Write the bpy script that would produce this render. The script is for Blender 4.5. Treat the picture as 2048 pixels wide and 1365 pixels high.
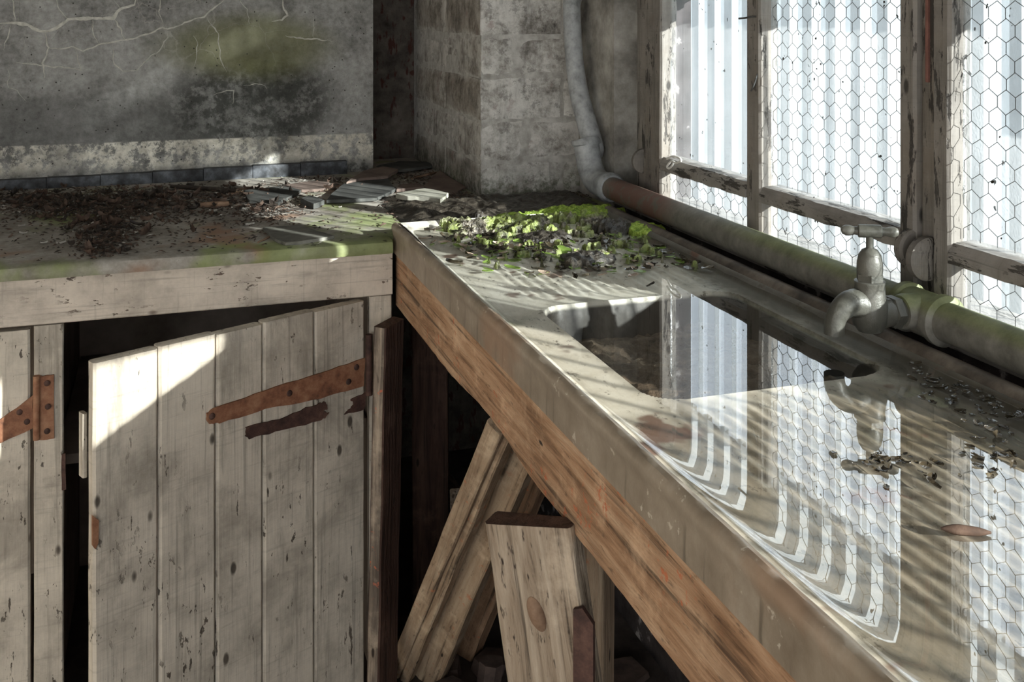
import bpy, bmesh, math, random
from mathutils import Vector, Matrix, noise as mnoise
random.seed(7)
scene = bpy.context.scene
for o in list(bpy.data.objects): bpy.data.objects.remove(o)
C = scene.collection

# ------------------------------------------------------------------ camera
FPX, HY, CZ = 2100.0, 20.0, 1.35            # focal length in px, horizon row, eye height
TH = math.atan(692/2100.0); S_, C_ = math.sin(TH), math.cos(TH)
cam = bpy.data.cameras.new('camera'); co = bpy.data.objects.new('camera', cam); C.objects.link(co)
cam.sensor_width = 36; cam.lens = 36*FPX/2048; cam.shift_y = -(682.5-HY)/2048
cam.clip_start = .02
co.location = (0, 0, CZ); co.rotation_euler = (math.pi/2, 0, -TH)
scene.camera = co
# ------------------------------------------------------------------ light
w = bpy.data.worlds.new('World'); scene.world = w; w.use_nodes = True
bg = w.node_tree.nodes['Background']; bg.inputs[0].default_value = (.93, .965, 1, 1); bg.inputs[1].default_value = 2.6
sun = bpy.data.lights.new('sun', 'SUN'); so = bpy.data.objects.new('sun', sun); C.objects.link(so)
SUNDIR = Vector((-1, 1.4, -.51)).normalized()
so.rotation_euler = SUNDIR.to_track_quat('-Z', 'Y').to_euler(); so.location = (3, -3, 3)
sun.energy = 28; sun.angle = math.radians(.6); sun.color = (1, .95, .86)
vs = scene.view_settings
vs.view_transform = 'Standard'; vs.look = 'None'; vs.gamma = 1; vs.use_curve_mapping = False
vs.exposure = 0.63
FL = -.10                                     # floor level

# ------------------------------------------------------------------ helpers
def ray(px, py):
    a = (px-1024)/FPX; return Vector((S_+C_*a, C_-S_*a, -(py-HY)/FPX))
def P(px, py, ax, v):
    d = ray(px, py); o = Vector((0, 0, CZ)); k = (v-o[ax])/d[ax]; return o+d*k
def PZ(px, py, z): return P(px, py, 2, z)
def nz(p, s=1.0, seed=0.0):
    return mnoise.noise(Vector((p[0]*s+seed*3.1, p[1]*s-seed*1.7, p[2]*s+seed*2.3)))
def smooth(a, b, x):
    t = min(1, max(0, (x-a)/(b-a))); return t*t*(3-2*t)

def setp(o, label=None, cat=None, group=None, kind=None):
    if label: o['label'] = label
    if cat: o['category'] = cat
    if group: o['group'] = group
    if kind: o['kind'] = kind
    return o
def thing(name, label, cat, loc, group=None, kind=None):
    o = bpy.data.objects.new(name, None); C.objects.link(o); o.location = loc; o.empty_display_size = .05
    return setp(o, label, cat, group, kind)
def wloc(o):
    v = Vector(o.location); p = o.parent
    while p: v += Vector(p.location); p = p.parent
    return v
def obj(name, bm, mat, parent=None, sm=True, mtx=None, center=True):
    """bm holds world coordinates (or local ones when mtx is given) -> one mesh object"""
    bmesh.ops.recalc_face_normals(bm, faces=bm.faces)
    for f in bm.faces: f.smooth = sm
    c = Vector((0, 0, 0))
    if mtx is None and center:
        xs = [v.co for v in bm.verts]
        c = Vector([(min(v[i] for v in xs)+max(v[i] for v in xs))/2 for i in range(3)])
        for v in bm.verts: v.co -= c
    me = bpy.data.meshes.new(name); bm.to_mesh(me); bm.free()
    if sm and hasattr(me, 'set_sharp_from_angle'): me.set_sharp_from_angle(angle=math.radians(38))
    for m in (mat if isinstance(mat, (list, tuple)) else [mat]): me.materials.append(m)
    o = bpy.data.objects.new(name, me); C.objects.link(o)
    pl = wloc(parent) if parent else Vector((0, 0, 0))
    if mtx is not None:
        m = mtx.copy(); m.translation = m.translation-pl
        o.matrix_basis = m
    else: o.location = c-pl
    if parent: o.parent = parent
    return o
def struct(name, bm, mat, parent=None, **k):
    o = obj(name, bm, mat, parent, **k)
    if not parent: o['kind'] = 'structure'
    return o
def box(bm, x0, x1, y0, y1, z0, z1, bev=0, mi=0):
    b = bmesh.new()
    vs_ = [b.verts.new((x, y, z)) for x in (x0, x1) for y in (y0, y1) for z in (z0, z1)]
    for q in ((0, 1, 3, 2), (4, 6, 7, 5), (0, 4, 5, 1), (2, 3, 7, 6), (0, 2, 6, 4), (1, 5, 7, 3)): b.faces.new([vs_[i] for i in q])
    if bev: bmesh.ops.bevel(b, geom=b.edges[:], offset=bev, segments=2, affect='EDGES', profile=.6)
    merge(bm, b, mi); return bm
def merge(bm, b, mi=0, mtx=None):
    m = {}
    for v in b.verts: m[v] = bm.verts.new(mtx @ v.co if mtx else v.co)
    for f in b.faces:
        nf = bm.faces.new([m[v] for v in f.verts]); nf.material_index = mi
    b.free()
def bx(*a, **k): return box(bmesh.new(), *a, **k)
def board(L, W, T, seg=8, jit=.002, bev=.002, seed=0, chop=0.0):
    """plank, local: length z 0..L, width x, thickness y; edges gently uneven"""
    bm = bmesh.new(); rings = []
    prof = [(-W/2+bev, -T/2), (W/2-bev, -T/2), (W/2, -T/2+bev), (W/2, T/2-bev), (W/2-bev, T/2), (-W/2+bev, T/2), (-W/2, T/2-bev), (-W/2, -T/2+bev)]
    for i in range(seg+1):
        z = L*i/seg; r = []
        for j, (x, y) in enumerate(prof):
            k = 0 if jit == 0 else jit*nz((x*20, y*30, z*9), 1, seed+.37)
            zz = z+(chop*nz((x*40, y*40, 0), 1, seed) if i in (0, seg) else 0)
            r.append(bm.verts.new((x+k*(1 if x > 0 else -1), y+k*.6, zz)))
        rings.append(r)
    for a, b in zip(rings, rings[1:]):
        for j in range(8): bm.faces.new((a[j], a[(j+1) % 8], b[(j+1) % 8], b[j]))
    bm.faces.new(rings[0][::-1]); bm.faces.new(rings[-1])
    return bm
def frame(p0, p1, face):
    """matrix: local z from p0 to p1, local -y pointing towards vector face"""
    z = (Vector(p1)-Vector(p0)).normalized(); y = -Vector(face); y = (y-z*y.dot(z)).normalized(); x = y.cross(z)
    m = Matrix((x, y, z)).transposed().to_4x4(); m.translation = Vector(p0); return m
def tube(path, rad, n=20, cap=True, bm=None):
    bm = bm or bmesh.new(); path = [Vector(p) for p in path]; rs = rad if isinstance(rad, (list, tuple)) else [rad]*len(path)
    rings = []; up = None
    for i, p in enumerate(path):
        t = (path[min(i+1, len(path)-1)]-path[max(i-1, 0)]).normalized()
        if up is None: up = Vector((0, 0, 1)) if abs(t.z) < .9 else Vector((1, 0, 0))
        a = (up-t*up.dot(t)).normalized(); up = a; b = t.cross(a)
        rings.append([bm.verts.new(p+(a*math.cos(2*math.pi*j/n)+b*math.sin(2*math.pi*j/n))*rs[i]) for j in range(n)])
    for a, b in zip(rings, rings[1:]):
        for j in range(n): bm.faces.new((a[j], a[(j+1) % n], b[(j+1) % n], b[j]))
    if cap: bm.faces.new(rings[0][::-1]); bm.faces.new(rings[-1])
    return bm
def spline(pts, n=8):
    pts = [Vector(p) for p in pts]; out = []
    for i in range(len(pts)-1):
        p0, p1, p2, p3 = pts[max(i-1, 0)], pts[i], pts[i+1], pts[min(i+2, len(pts)-1)]
        for k in range(n):
            t = k/n
            out.append(.5*((2*p1)+(p2-p0)*t+(2*p0-5*p1+4*p2-p3)*t*t+(3*p1-p0-3*p2+p3)*t**3))
    return out+[pts[-1]]
def lathe(prof, c, axis='z', n=28, bm=None):
    bm = bm or bmesh.new(); rings = []
    for r, h in prof:
        ring = []
        for j in range(n):
            u, v = r*math.cos(2*math.pi*j/n), r*math.sin(2*math.pi*j/n)
            q = {'z': (u, v, h), 'x': (h, u, v), 'y': (u, h, v)}[axis]
            ring.append(bm.verts.new(Vector(c)+Vector(q)))
        rings.append(ring)
    for a, b in zip(rings, rings[1:]):
        for j in range(n): bm.faces.new((a[j], a[(j+1) % n], b[(j+1) % n], b[j]))
    bm.faces.new(rings[0][::-1]); bm.faces.new(rings[-1])
    return bm
def prism(outline, ext, bm=None, bev=0):
    """outline: list of Vectors; ext: extrusion vector"""
    b = bmesh.new(); lo = [b.verts.new(p) for p in outline]; hi = [b.verts.new(Vector(p)+Vector(ext)) for p in outline]
    n = len(lo); b.faces.new(lo[::-1]); b.faces.new(hi)
    for i in range(n): b.faces.new((lo[i], lo[(i+1) % n], hi[(i+1) % n], hi[i]))
    if bev: bmesh.ops.bevel(b, geom=b.edges[:], offset=bev, segments=1, affect='EDGES')
    if bm is None: return b
    merge(bm, b); return bm
def jag(pts, amp, n=4, seed=1):
    """subdivide a closed outline and roughen it"""
    rnd = random.Random(seed); out = []
    for i, p in enumerate(pts):
        q = pts[(i+1) % len(pts)]
        for k in range(n):
            v = Vector(p).lerp(Vector(q), k/n); out.append(v+Vector((rnd.uniform(-amp, amp), rnd.uniform(-amp, amp), 0)))
    return out

# ------------------------------------------------------------------ materials
class NT:
    def __init__(s, name):
        s.m = bpy.data.materials.new(name); s.m.use_nodes = True; s.t = s.m.node_tree; s.t.nodes.clear()
        s.out = s.n('ShaderNodeOutputMaterial'); s.co = None
    def n(s, k, **kw):
        x = s.t.nodes.new(k)
        for a, b in kw.items(): setattr(x, a, b)
        return x
    def put(s, sock, v):
        if v is None: return
        if isinstance(v, bpy.types.NodeSocket): s.t.links.new(v, sock)
        else:
            if isinstance(v, tuple) and len(v) == 3 and sock.type == 'RGBA': v = (*v, 1)
            sock.default_value = v
    def coord(s, scale=(1, 1, 1), rnd=True, world=False):
        if world: src = s.n('ShaderNodeNewGeometry').outputs['Position']
        else: src = s.n('ShaderNodeTexCoord').outputs['Object']
        if rnd and not world:
            oi = s.n('ShaderNodeObjectInfo'); a = s.n('ShaderNodeVectorMath', operation='MULTIPLY_ADD')
            cx = s.n('ShaderNodeCombineXYZ')
            for i, k in enumerate((37.0, 19.0, 11.0)):
                mm = s.n('ShaderNodeMath', operation='MULTIPLY'); s.put(mm.inputs[0], oi.outputs['Random']); mm.inputs[1].default_value = k; s.put(cx.inputs[i], mm.outputs[0])
            s.put(a.inputs[0], src); a.inputs[1].default_value = (1, 1, 1); s.put(a.inputs[2], cx.outputs[0]); src = a.outputs[0]
        mp = s.n('ShaderNodeMapping'); mp.inputs['Scale'].default_value = scale; s.put(mp.inputs['Vector'], src)
        return mp.outputs[0]
    def noise(s, vec, scale, det=4, rough=.55, dist=0):
        x = s.n('ShaderNodeTexNoise'); s.put(x.inputs['Vector'], vec); x.inputs['Scale'].default_value = scale
        x.inputs['Detail'].default_value = det; x.inputs['Roughness'].default_value = rough; x.inputs['Distortion'].default_value = dist
        return x.outputs['Fac']
    def vor(s, vec, scale, feat='F1', out='Distance'):
        x = s.n('ShaderNodeTexVoronoi', feature=feat); s.put(x.inputs['Vector'], vec); x.inputs['Scale'].default_value = scale
        return x.outputs[out]
    def ramp(s, f, stops, interp='LINEAR'):
        r = s.n('ShaderNodeValToRGB'); r.color_ramp.interpolation = interp; e = r.color_ramp.elements
        while len(e) < len(stops): e.new(.5)
        for k, (p, c) in zip(e, stops):
            k.position = p; k.color = (c, c, c, 1) if isinstance(c, (int, float)) else (*c, 1)
        s.put(r.inputs[0], f); return r.outputs[0]
    def mix(s, f, a, b, blend='MIX'):
        x = s.n('ShaderNodeMix', data_type='RGBA', blend_type=blend); s.put(x.inputs[0], f); s.put(x.inputs[6], a); s.put(x.inputs[7], b); return x.outputs[2]
    def math(s, op, a, b=0.5, c=None, clamp=False):
        x = s.n('ShaderNodeMath', operation=op, use_clamp=clamp); s.put(x.inputs[0], a); s.put(x.inputs[1], b)
        if c is not None: s.put(x.inputs[2], c)
        return x.outputs[0]
    def sep(s, vec):
        x = s.n('ShaderNodeSeparateXYZ'); s.put(x.inputs[0], vec); return x.outputs
    def bump(s, h, st=.5, dist=.002):
        x = s.n('ShaderNodeBump'); x.inputs['Strength'].default_value = st; x.inputs['Distance'].default_value = dist; s.put(x.inputs['Height'], h); return x.outputs[0]
    def bsdf(s, col, rough=.8, nrm=None, spec=.3, **kw):
        x = s.n('ShaderNodeBsdfPrincipled'); s.put(x.inputs['Base Color'], col); s.put(x.inputs['Roughness'], rough); s.put(x.inputs['Normal'], nrm)
        x.inputs['Specular IOR Level'].default_value = spec
        for k, v in kw.items(): s.put(x.inputs[k], v)
        s.put(s.out.inputs[0], x.outputs[0]); return x
def band(t, v, a, b, c, d):
    """1 between b and c, fading to 0 at a and d"""
    u = t.n('ShaderNodeMapRange', interpolation_type='SMOOTHSTEP'); t.put(u.inputs[0], v); u.inputs[1].default_value = a; u.inputs[2].default_value = b
    q = t.n('ShaderNodeMapRange', interpolation_type='SMOOTHSTEP'); t.put(q.inputs[0], v); q.inputs[1].default_value = c; q.inputs[2].default_value = d
    q.inputs[3].default_value = 1; q.inputs[4].default_value = 0
    return t.math('MULTIPLY', u.outputs[0], q.outputs[0])
def step(t, v, a, b):
    u = t.n('ShaderNodeMapRange', interpolation_type='SMOOTHSTEP'); t.put(u.inputs[0], v); u.inputs[1].default_value = a; u.inputs[2].default_value = b; return u.outputs[0]

def wood(name, stops, axis=2, grain=1.0, dark=(.03, .02, .014), spots=.5, rough=.75, bump=.5, red=None):
    t = NT(name); sc = [28, 28, 28]; sc[axis] = 2.2
    v = t.coord(tuple(sc)); v1 = t.coord((1, 1, 1))
    g = t.noise(v, 2.0*grain, 6, .65, .6)
    col = t.ramp(g, stops)
    big = t.noise(v1, 5, 4, .6); col = t.mix(t.math('MULTIPLY', step(t, big, .45, .75), .55), col, t.mix(1, col, (.45, .40, .36), 'MULTIPLY'))
    sc2 = [9, 9, 9]; sc2[axis] = 2.0
    fine = t.noise(t.coord(tuple([q*6 for q in sc2])), 3.0, 3, .6)
    col = t.mix(t.math('MULTIPLY', step(t, fine, .60, .72), spots), col, dark)
    sc3 = [70, 70, 70]; sc3[axis] = 1.6; ln = t.noise(t.coord(tuple(sc3)), 1.3, 4, .6, .3)
    col = t.mix(t.math('MULTIPLY', step(t, ln, .54, .68), .75), col, dark)
    hl = t.noise(v1, 11, 6, .7); col = t.mix(t.math('MULTIPLY', step(t, hl, .50, .72), .45), col, tuple(min(1, c*1.5) for c in stops[-1][1]))
    hole = t.vor(t.coord(tuple([3 if i == axis else 9 for i in range(3)])), 2.5)
    col = t.mix(t.math('SUBTRACT', 1, step(t, hole, .05, .09)), col, dark)
    if red:
        r = t.noise(v1, 60, 3, .7); r2 = t.noise(v1, 9, 2)
        col = t.mix(t.math('MULTIPLY', t.math('MULTIPLY', step(t, r, .58, .66), step(t, r2, .5, .62)), .8), col, red)
    nr = t.bump(t.math('ADD', t.math('SUBTRACT', g, ln), t.math('MULTIPLY', fine, .7)), .8, .004)
    t.bsdf(col, rough, nr, .25); return t.m
def painted(name, paint, under, chips=.62, dirt=.5, axis=2, grey=(.15, .125, .10)):
    t = NT(name); v1 = t.coord((1, 1, 1)); s1 = [16, 16, 16]; s1[axis] = 3.0; va = t.coord(tuple(s1))
    base = t.ramp(t.noise(v1, 9, 7, .7), [(.3, tuple(c*.66 for c in paint)), (.52, paint), (.75, tuple(min(1, c*1.2) for c in paint))])
    sm = t.noise(v1, 4.2, 7, .7, .4); base = t.mix(t.math('MULTIPLY', step(t, sm, .47, .66), dirt), base, grey)
    sm2 = t.noise(va, 1.5, 6, .72); base = t.mix(t.math('MULTIPLY', step(t, sm2, .50, .72), .6), base, tuple(c*.42 for c in paint))
    hs = [5, 5, 5]; hs[axis] = 90; saw = t.noise(t.coord(tuple(hs)), 1.6, 4, .65)                       # saw marks across the board
    base = t.mix(t.math('MULTIPLY', step(t, saw, .55, .72), .30), base, tuple(c*.4 for c in paint))
    sg = [75, 75, 75]; sg[axis] = 2.0; gr = t.noise(t.coord(tuple(sg)), 1.6, 4, .65)
    base = t.mix(t.math('MULTIPLY', step(t, gr, .53, .70), .5), base, tuple(c*.34 for c in paint))
    ch = t.noise(va, 2.6, 6, .72); ch2 = t.noise(t.coord(tuple(1 if k != axis else .45 for k in range(3))), 62, 4, .7); ch3 = t.noise(v1, 6, 3)
    c1 = step(t, ch, chips, chips+.03)
    c2 = t.math('MULTIPLY', step(t, ch2, .615, .65), step(t, ch3, .42, .58))
    kn = t.vor(t.coord(tuple(9 if k != axis else 4.5 for k in range(3))), 1.6); c3 = t.math('SUBTRACT', 1, step(t, kn, .05, .11))
    cm = t.math('MAXIMUM', t.math('MAXIMUM', c1, c2), c3)
    und = t.ramp(t.noise(va, 5, 4), [(.35, tuple(c*.4 for c in under)), (.65, under)])
    col = t.mix(t.math('MULTIPLY', cm, .88), base, und)
    h = t.math('ADD', t.math('MULTIPLY', gr, .7), t.math('ADD', t.math('MULTIPLY', cm, -.9), t.math('MULTIPLY', saw, .3)))
    t.bsdf(col, .7, t.bump(h, .7, .0025), .3); return t.m
def rusty(name, stops, rough=.75, scale=40, metal=0.0):
    t = NT(name); v = t.coord(); n1 = t.noise(v, scale, 6, .7); n2 = t.noise(v, scale*.22, 3)
    col = t.ramp(t.math('ADD', t.math('MULTIPLY', n1, .6), t.math('MULTIPLY', n2, .4)), stops)
    t.bsdf(col, rough, t.bump(n1, .6, .003), .35, Metallic=metal); return t.m
def plain(name, stops, scale=12, rough=.85, bump=.4, dist=.003, det=6, spec=.3, stretch=(1, 1, 1)):
    t = NT(name); v = t.coord(stretch); n1 = t.noise(v, scale, det, .65)
    t.bsdf(t.ramp(n1, stops), rough, t.bump(n1, bump, dist), spec); return t.m

# --- plaster of the long back wall
def m_wall():
    t = NT('wall_plaster'); p = t.coord((1, 1, 1), world=True); x, y, z = t.sep(p)
    n1 = t.noise(p, 6, 8, .65); n2 = t.noise(p, 60, 5, .7); n3 = t.noise(p, 2.3, 4)
    col = t.ramp(t.math('ADD', t.math('MULTIPLY', n1, .6), t.math('MULTIPLY', n2, .4)), [(.36, (.12, .116, .106)), (.5, (.27, .263, .245)), (.64, (.42, .41, .385))])
    # damp dark patch and green algae, each with its own outline
    jit = t.math('MULTIPLY', t.math('SUBTRACT', n3, .5), .5); jit2 = t.math('MULTIPLY', t.math('SUBTRACT', n1, .5), .22)
    def blob(cx, cz, rx, rz, a, b):
        dx = t.math('DIVIDE', t.math('SUBTRACT', x, cx), rx); dz = t.math('DIVIDE', t.math('SUBTRACT', z, cz), rz)
        d = t.math('SQRT', t.math('ADD', t.math('MULTIPLY', dx, dx), t.math('MULTIPLY', dz, dz)))
        d = t.math('ADD', d, t.math('ADD', jit, jit2)); q = step(t, d, a, b); return t.math('SUBTRACT', 1, q)
    damp = blob(.22, 1.08, .30, .15, .55, 1.15)
    gm_ = step(t, t.noise(p, 34, 6, .75), .38, .56); col = t.mix(t.math('MULTIPLY', damp, t.math('ADD', t.math('MULTIPLY', gm_, .45), .42)), col, (.028, .029, .024))
    damp2 = blob(-.25, 1.03, .5, .10, .45, 1.2); col = t.mix(t.math('MULTIPLY', damp2, .45), col, (.05, .05, .045))
    alg = blob(.22, 1.245, .30, .105, .45, 1.12); col = t.mix(t.math('MULTIPLY', alg, .72), col, t.ramp(n1, [(.3, (.085, .085, .035)), (.7, (.20, .20, .085))]))
    # pale mineral cracks
    wob = t.n('ShaderNodeTexNoise'); t.put(wob.inputs['Vector'], p); wob.inputs['Scale'].default_value = 11; wob.inputs['Detail'].default_value = 6
    vv = t.n('ShaderNodeVectorMath', operation='MULTIPLY_ADD'); t.put(vv.inputs[0], wob.outputs['Color']); vv.inputs[1].default_value = (.085, .085, .085); t.put(vv.inputs[2], p)
    e = t.vor(vv.outputs[0], 6.6, 'DISTANCE_TO_EDGE')
    thick = t.ramp(n3, [(.3, .004), (.75, .022)])
    ck = t.math('SUBTRACT', 1, t.math('DIVIDE', e, thick), clamp=True)
    up = step(t, t.math('ADD', z, t.math('MULTIPLY', jit, .35)), 1.10, 1.30)
    ck = t.math('MULTIPLY', ck, t.math('MULTIPLY', up, .35))
    part = step(t, t.noise(p, 3.4, 2), .40, .56)
    ck = t.math('MULTIPLY', ck, t.math('ADD', t.math('MULTIPLY', part, .85), .15))
    col = t.mix(ck, col, (.50, .48, .42))
    # worn white band along the bottom
    zz = t.math('ADD', z, t.math('MULTIPLY', t.math('SUBTRACT', n2, .5), .006))
    bnd = band(t, zz, .885, .925, .981, .986)
    worn = t.noise(p, 34, 8, .8); wm = step(t, worn, .43, .54)
    worn2 = step(t, t.noise(p, 5, 3), .36, .55)
    col = t.mix(t.math('MULTIPLY', bnd, t.math('MULTIPLY', wm, t.math('ADD', t.math('MULTIPLY', worn2, .55), .45))), col, t.ramp(n2, [(.3, (.38, .35, .28)), (.6, (.66, .62, .53))]))
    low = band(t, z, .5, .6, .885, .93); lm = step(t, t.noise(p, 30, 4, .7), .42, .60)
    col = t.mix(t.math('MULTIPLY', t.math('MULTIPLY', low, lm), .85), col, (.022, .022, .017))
    sp = t.vor(p, 45); col = t.mix(t.math('SUBTRACT', 1, step(t, sp, .05, .12)), col, (.03, .028, .022))
    h = t.math('ADD', t.math('ADD', t.math('MULTIPLY', n2, .8), n1), t.math('MULTIPLY', ck, .6))
    t.bsdf(col, .9, t.bump(h, .8, .008), .2); return t.m
def m_block():
    t = NT('limewashed_block'); p = t.coord((1, 1, 1), world=True); x, y, z = t.sep(p)
    n1 = t.noise(p, 9, 8, .72); n2 = t.noise(p, 55, 5, .75); n3 = t.noise(p, 3.4, 3)
    col = t.ramp(t.math('ADD', t.math('MULTIPLY', n1, .65), t.math('MULTIPLY', n2, .35)), [(.33, (.08, .072, .063)), (.43, (.30, .28, .25)), (.54, (.54, .52, .48)), (.72, (.68, .66, .61))])
    lf = t.math('SUBTRACT', 1, step(t, x, .760, .7665)); col = t.mix(t.math('MULTIPLY', lf, .62), col, t.mix(1, col, (.34, .28, .22), 'MULTIPLY'))  # left face browner and darker: its dirt and its shade in one tint
    st = t.noise(t.coord((9, 9, 1.6), world=True), 1.6, 5, .65); col = t.mix(t.math('MULTIPLY', step(t, st, .50, .68), .7), col, (.07, .06, .052)); mo = t.noise(p, 22, 8, .8); col = t.mix(t.math('MULTIPLY', step(t, mo, .52, .60), .55), col, (.10, .09, .08))
    pk = t.math('MULTIPLY', step(t, t.noise(p, 16, 4), .62, .7), .45); col = t.mix(pk, col, (.20, .12, .11))
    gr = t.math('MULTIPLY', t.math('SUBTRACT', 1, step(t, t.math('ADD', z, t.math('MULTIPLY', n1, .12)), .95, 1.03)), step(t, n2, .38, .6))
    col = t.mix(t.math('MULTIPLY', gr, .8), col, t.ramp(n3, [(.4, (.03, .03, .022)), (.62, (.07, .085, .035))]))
    t.bsdf(col, .9, t.bump(t.math('ADD', n1, t.math('MULTIPLY', n2, .6)), .7, .006), .2); return t.m
def m_stone():
    t = NT('worktop_stone'); p = t.coord((1, 1, 1), world=True); x, y, z = t.sep(p)
    n1 = t.noise(p, 7, 7, .65); n2 = t.noise(p, 70, 5, .7); n3 = t.noise(p, 3.6, 4, .6, .4); n4 = t.noise(p, 4.7, 3, .5, .3)
    col = t.ramp(t.math('ADD', t.math('MULTIPLY', n1, .7), t.math('MULTIPLY', n2, .3)), [(.35, (.13, .112, .09)), (.5, (.275, .25, .215)), (.65, (.44, .41, .36))])
    col = t.mix(t.math('MULTIPLY', step(t, n4, .56, .68), .7), col, (.27, .13, .065))
    fr = t.math('SUBTRACT', 1, step(t, y, 2.15, 2.24)); rt = t.math('MULTIPLY', step(t, x, .12, .40), t.math('SUBTRACT', 1, step(t, y, 2.35, 2.6)))
    am = step(t, t.math('ADD', n3, t.math('ADD', t.math('MULTIPLY', fr, .07), t.math('MULTIPLY', rt, .11))), .53, .68)
    col = t.mix(t.math('MULTIPLY', am, .75), col, t.ramp(n1, [(.3, (.12, .135, .04)), (.7, (.25, .31, .09))]))
    dk = step(t, t.noise(p, 40, 3), .66, .72); col = t.mix(t.math('MULTIPLY', dk, .7), col, (.03, .025, .018))
    t.bsdf(col, .7, t.bump(t.math('ADD', n1, t.math('MULTIPLY', n2, .4)), .35, .004), .35); return t.m
def m_sink():
    t = NT('sink_fireclay'); p = t.coord((1, 1, 1), world=True); x, y, z = t.sep(p)
    n1 = t.noise(p, 14, 7, .7); n2 = t.noise(t.coord((10, 3, 10), world=True), 6, 5, .7); n3 = t.noise(p, 5, 4)
    col = t.ramp(n1, [(.3, (.60, .56, .47)), (.55, (.80, .77, .68)), (.8, (.86, .84, .77))])
    col = t.mix(t.math('MULTIPLY', step(t, n2, .56, .72), .5), col, (.30, .26, .18))
    near = t.math('SUBTRACT', 1, step(t, y, .95, 1.25)); bk = step(t, x, .62, .86)
    mk = step(t, t.math('ADD', n3, t.math('MULTIPLY', t.math('MULTIPLY', near, bk), .14)), .57, .70)
    col = t.mix(t.math('MULTIPLY', mk, .75), col, t.ramp(n1, [(.3, (.045, .045, .022)), (.7, (.17, .165, .075))]))
    nd = t.math('MULTIPLY', t.math('SUBTRACT', 1, step(t, t.math('ADD', y, t.math('MULTIPLY', t.math('SUBTRACT', n3, .5), .5)), 1.00, 1.16)), step(t, t.math('ADD', x, t.math('MULTIPLY', t.math('SUBTRACT', n1, .5), .10)), .455, .50))
    col = t.mix(t.math('MULTIPLY', nd, .80), col, t.ramp(n2, [(.35, (.22, .175, .115)), (.52, (.125, .10, .06)), (.66, (.045, .042, .024))]))
    grime_shade = step(t, t.math('ADD', x, t.math('MULTIPLY', t.math('SUBTRACT', n1, .5), .14)), .84, .91); col = t.mix(t.math('MULTIPLY', grime_shade, .88), col, t.ramp(n1, [(.35, (.022, .018, .012)), (.7, (.075, .062, .04))]))  # back edge: grime and the shade lying there, painted together
    rd = t.math('MULTIPLY', step(t, t.noise(p, 9, 3), .62, .67), .85); col = t.mix(rd, col, (.13, .055, .03))
    sk = t.noise(t.coord((70, 34, 70), world=True), 1.0, 5, .72); sk2 = t.noise(p, 8, 3); col = t.mix(t.math('MULTIPLY', t.math('MULTIPLY', step(t, sk, .57, .63), step(t, sk2, .38, .56)), .8), col, (.085, .07, .045))
    deep = t.math('SUBTRACT', 1, step(t, z, .877, .8832)); col = t.mix(deep, col, (.018, .015, .011))  # basin walls blackened to paint in the shade below the lip
    t.bsdf(col, .45, t.bump(n1, .2, .003), .45); return t.m
def m_rim():
    t = NT('sink_rim_glaze'); p = t.coord((1, 1, 1), world=True); x, y, z = t.sep(p)
    n1 = t.noise(p, 16, 6, .65); n2 = t.noise(t.coord((20, 20, 1.5), world=True), 2.2, 4, .65)
    col = t.ramp(n1, [(.3, (.20, .155, .11)), (.55, (.29, .235, .175)), (.8, (.42, .36, .29))])
    dr = t.math('MULTIPLY', step(t, n2, .56, .70), t.math('SUBTRACT', 1, step(t, z, .86, .89))); col = t.mix(t.math('MULTIPLY', dr, .75), col, (.10, .08, .055))
    ch = t.noise(p, 38, 4, .7); col = t.mix(t.math('MULTIPLY', step(t, ch, .63, .68), .7), col, (.62, .56, .46))
    og = t.noise(p, 6, 3); col = t.mix(t.math('MULTIPLY', step(t, og, .55, .7), .45), col, (.34, .19, .11))
    t.bsdf(col, .38, t.bump(n1, .35, .003), .5); return t.m
def m_water():
    t = NT('still_water'); p = t.coord((1, 1, 1), world=True); b = t.bump(t.noise(p, 5, 2, .5), .02, .002)
    ge = t.n('ShaderNodeNewGeometry'); dt = t.n('ShaderNodeVectorMath', operation='DOT_PRODUCT'); t.put(dt.inputs[0], ge.outputs['Incoming']); t.put(dt.inputs[1], b)
    c = t.math('SUBTRACT', 1, t.math('ABSOLUTE', dt.outputs['Value']), clamp=True)      # Schlick's Fresnel term, same from above and below
    fr = t.math('MULTIPLY_ADD', t.math('POWER', c, 5.0), .32, .25)
    g = t.n('ShaderNodeBsdfGlossy'); g.inputs['Roughness'].default_value = .0; t.put(g.inputs['Normal'], b)
    tr = t.n('ShaderNodeBsdfTransparent'); tr.inputs[0].default_value = (.98, .975, .95, 1)
    mx = t.n('ShaderNodeMixShader'); t.put(mx.inputs[0], fr); t.put(mx.inputs[1], tr.outputs[0]); t.put(mx.inputs[2], g.outputs[0])
    t.put(t.out.inputs[0], mx.outputs[0]); return t.m
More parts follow.
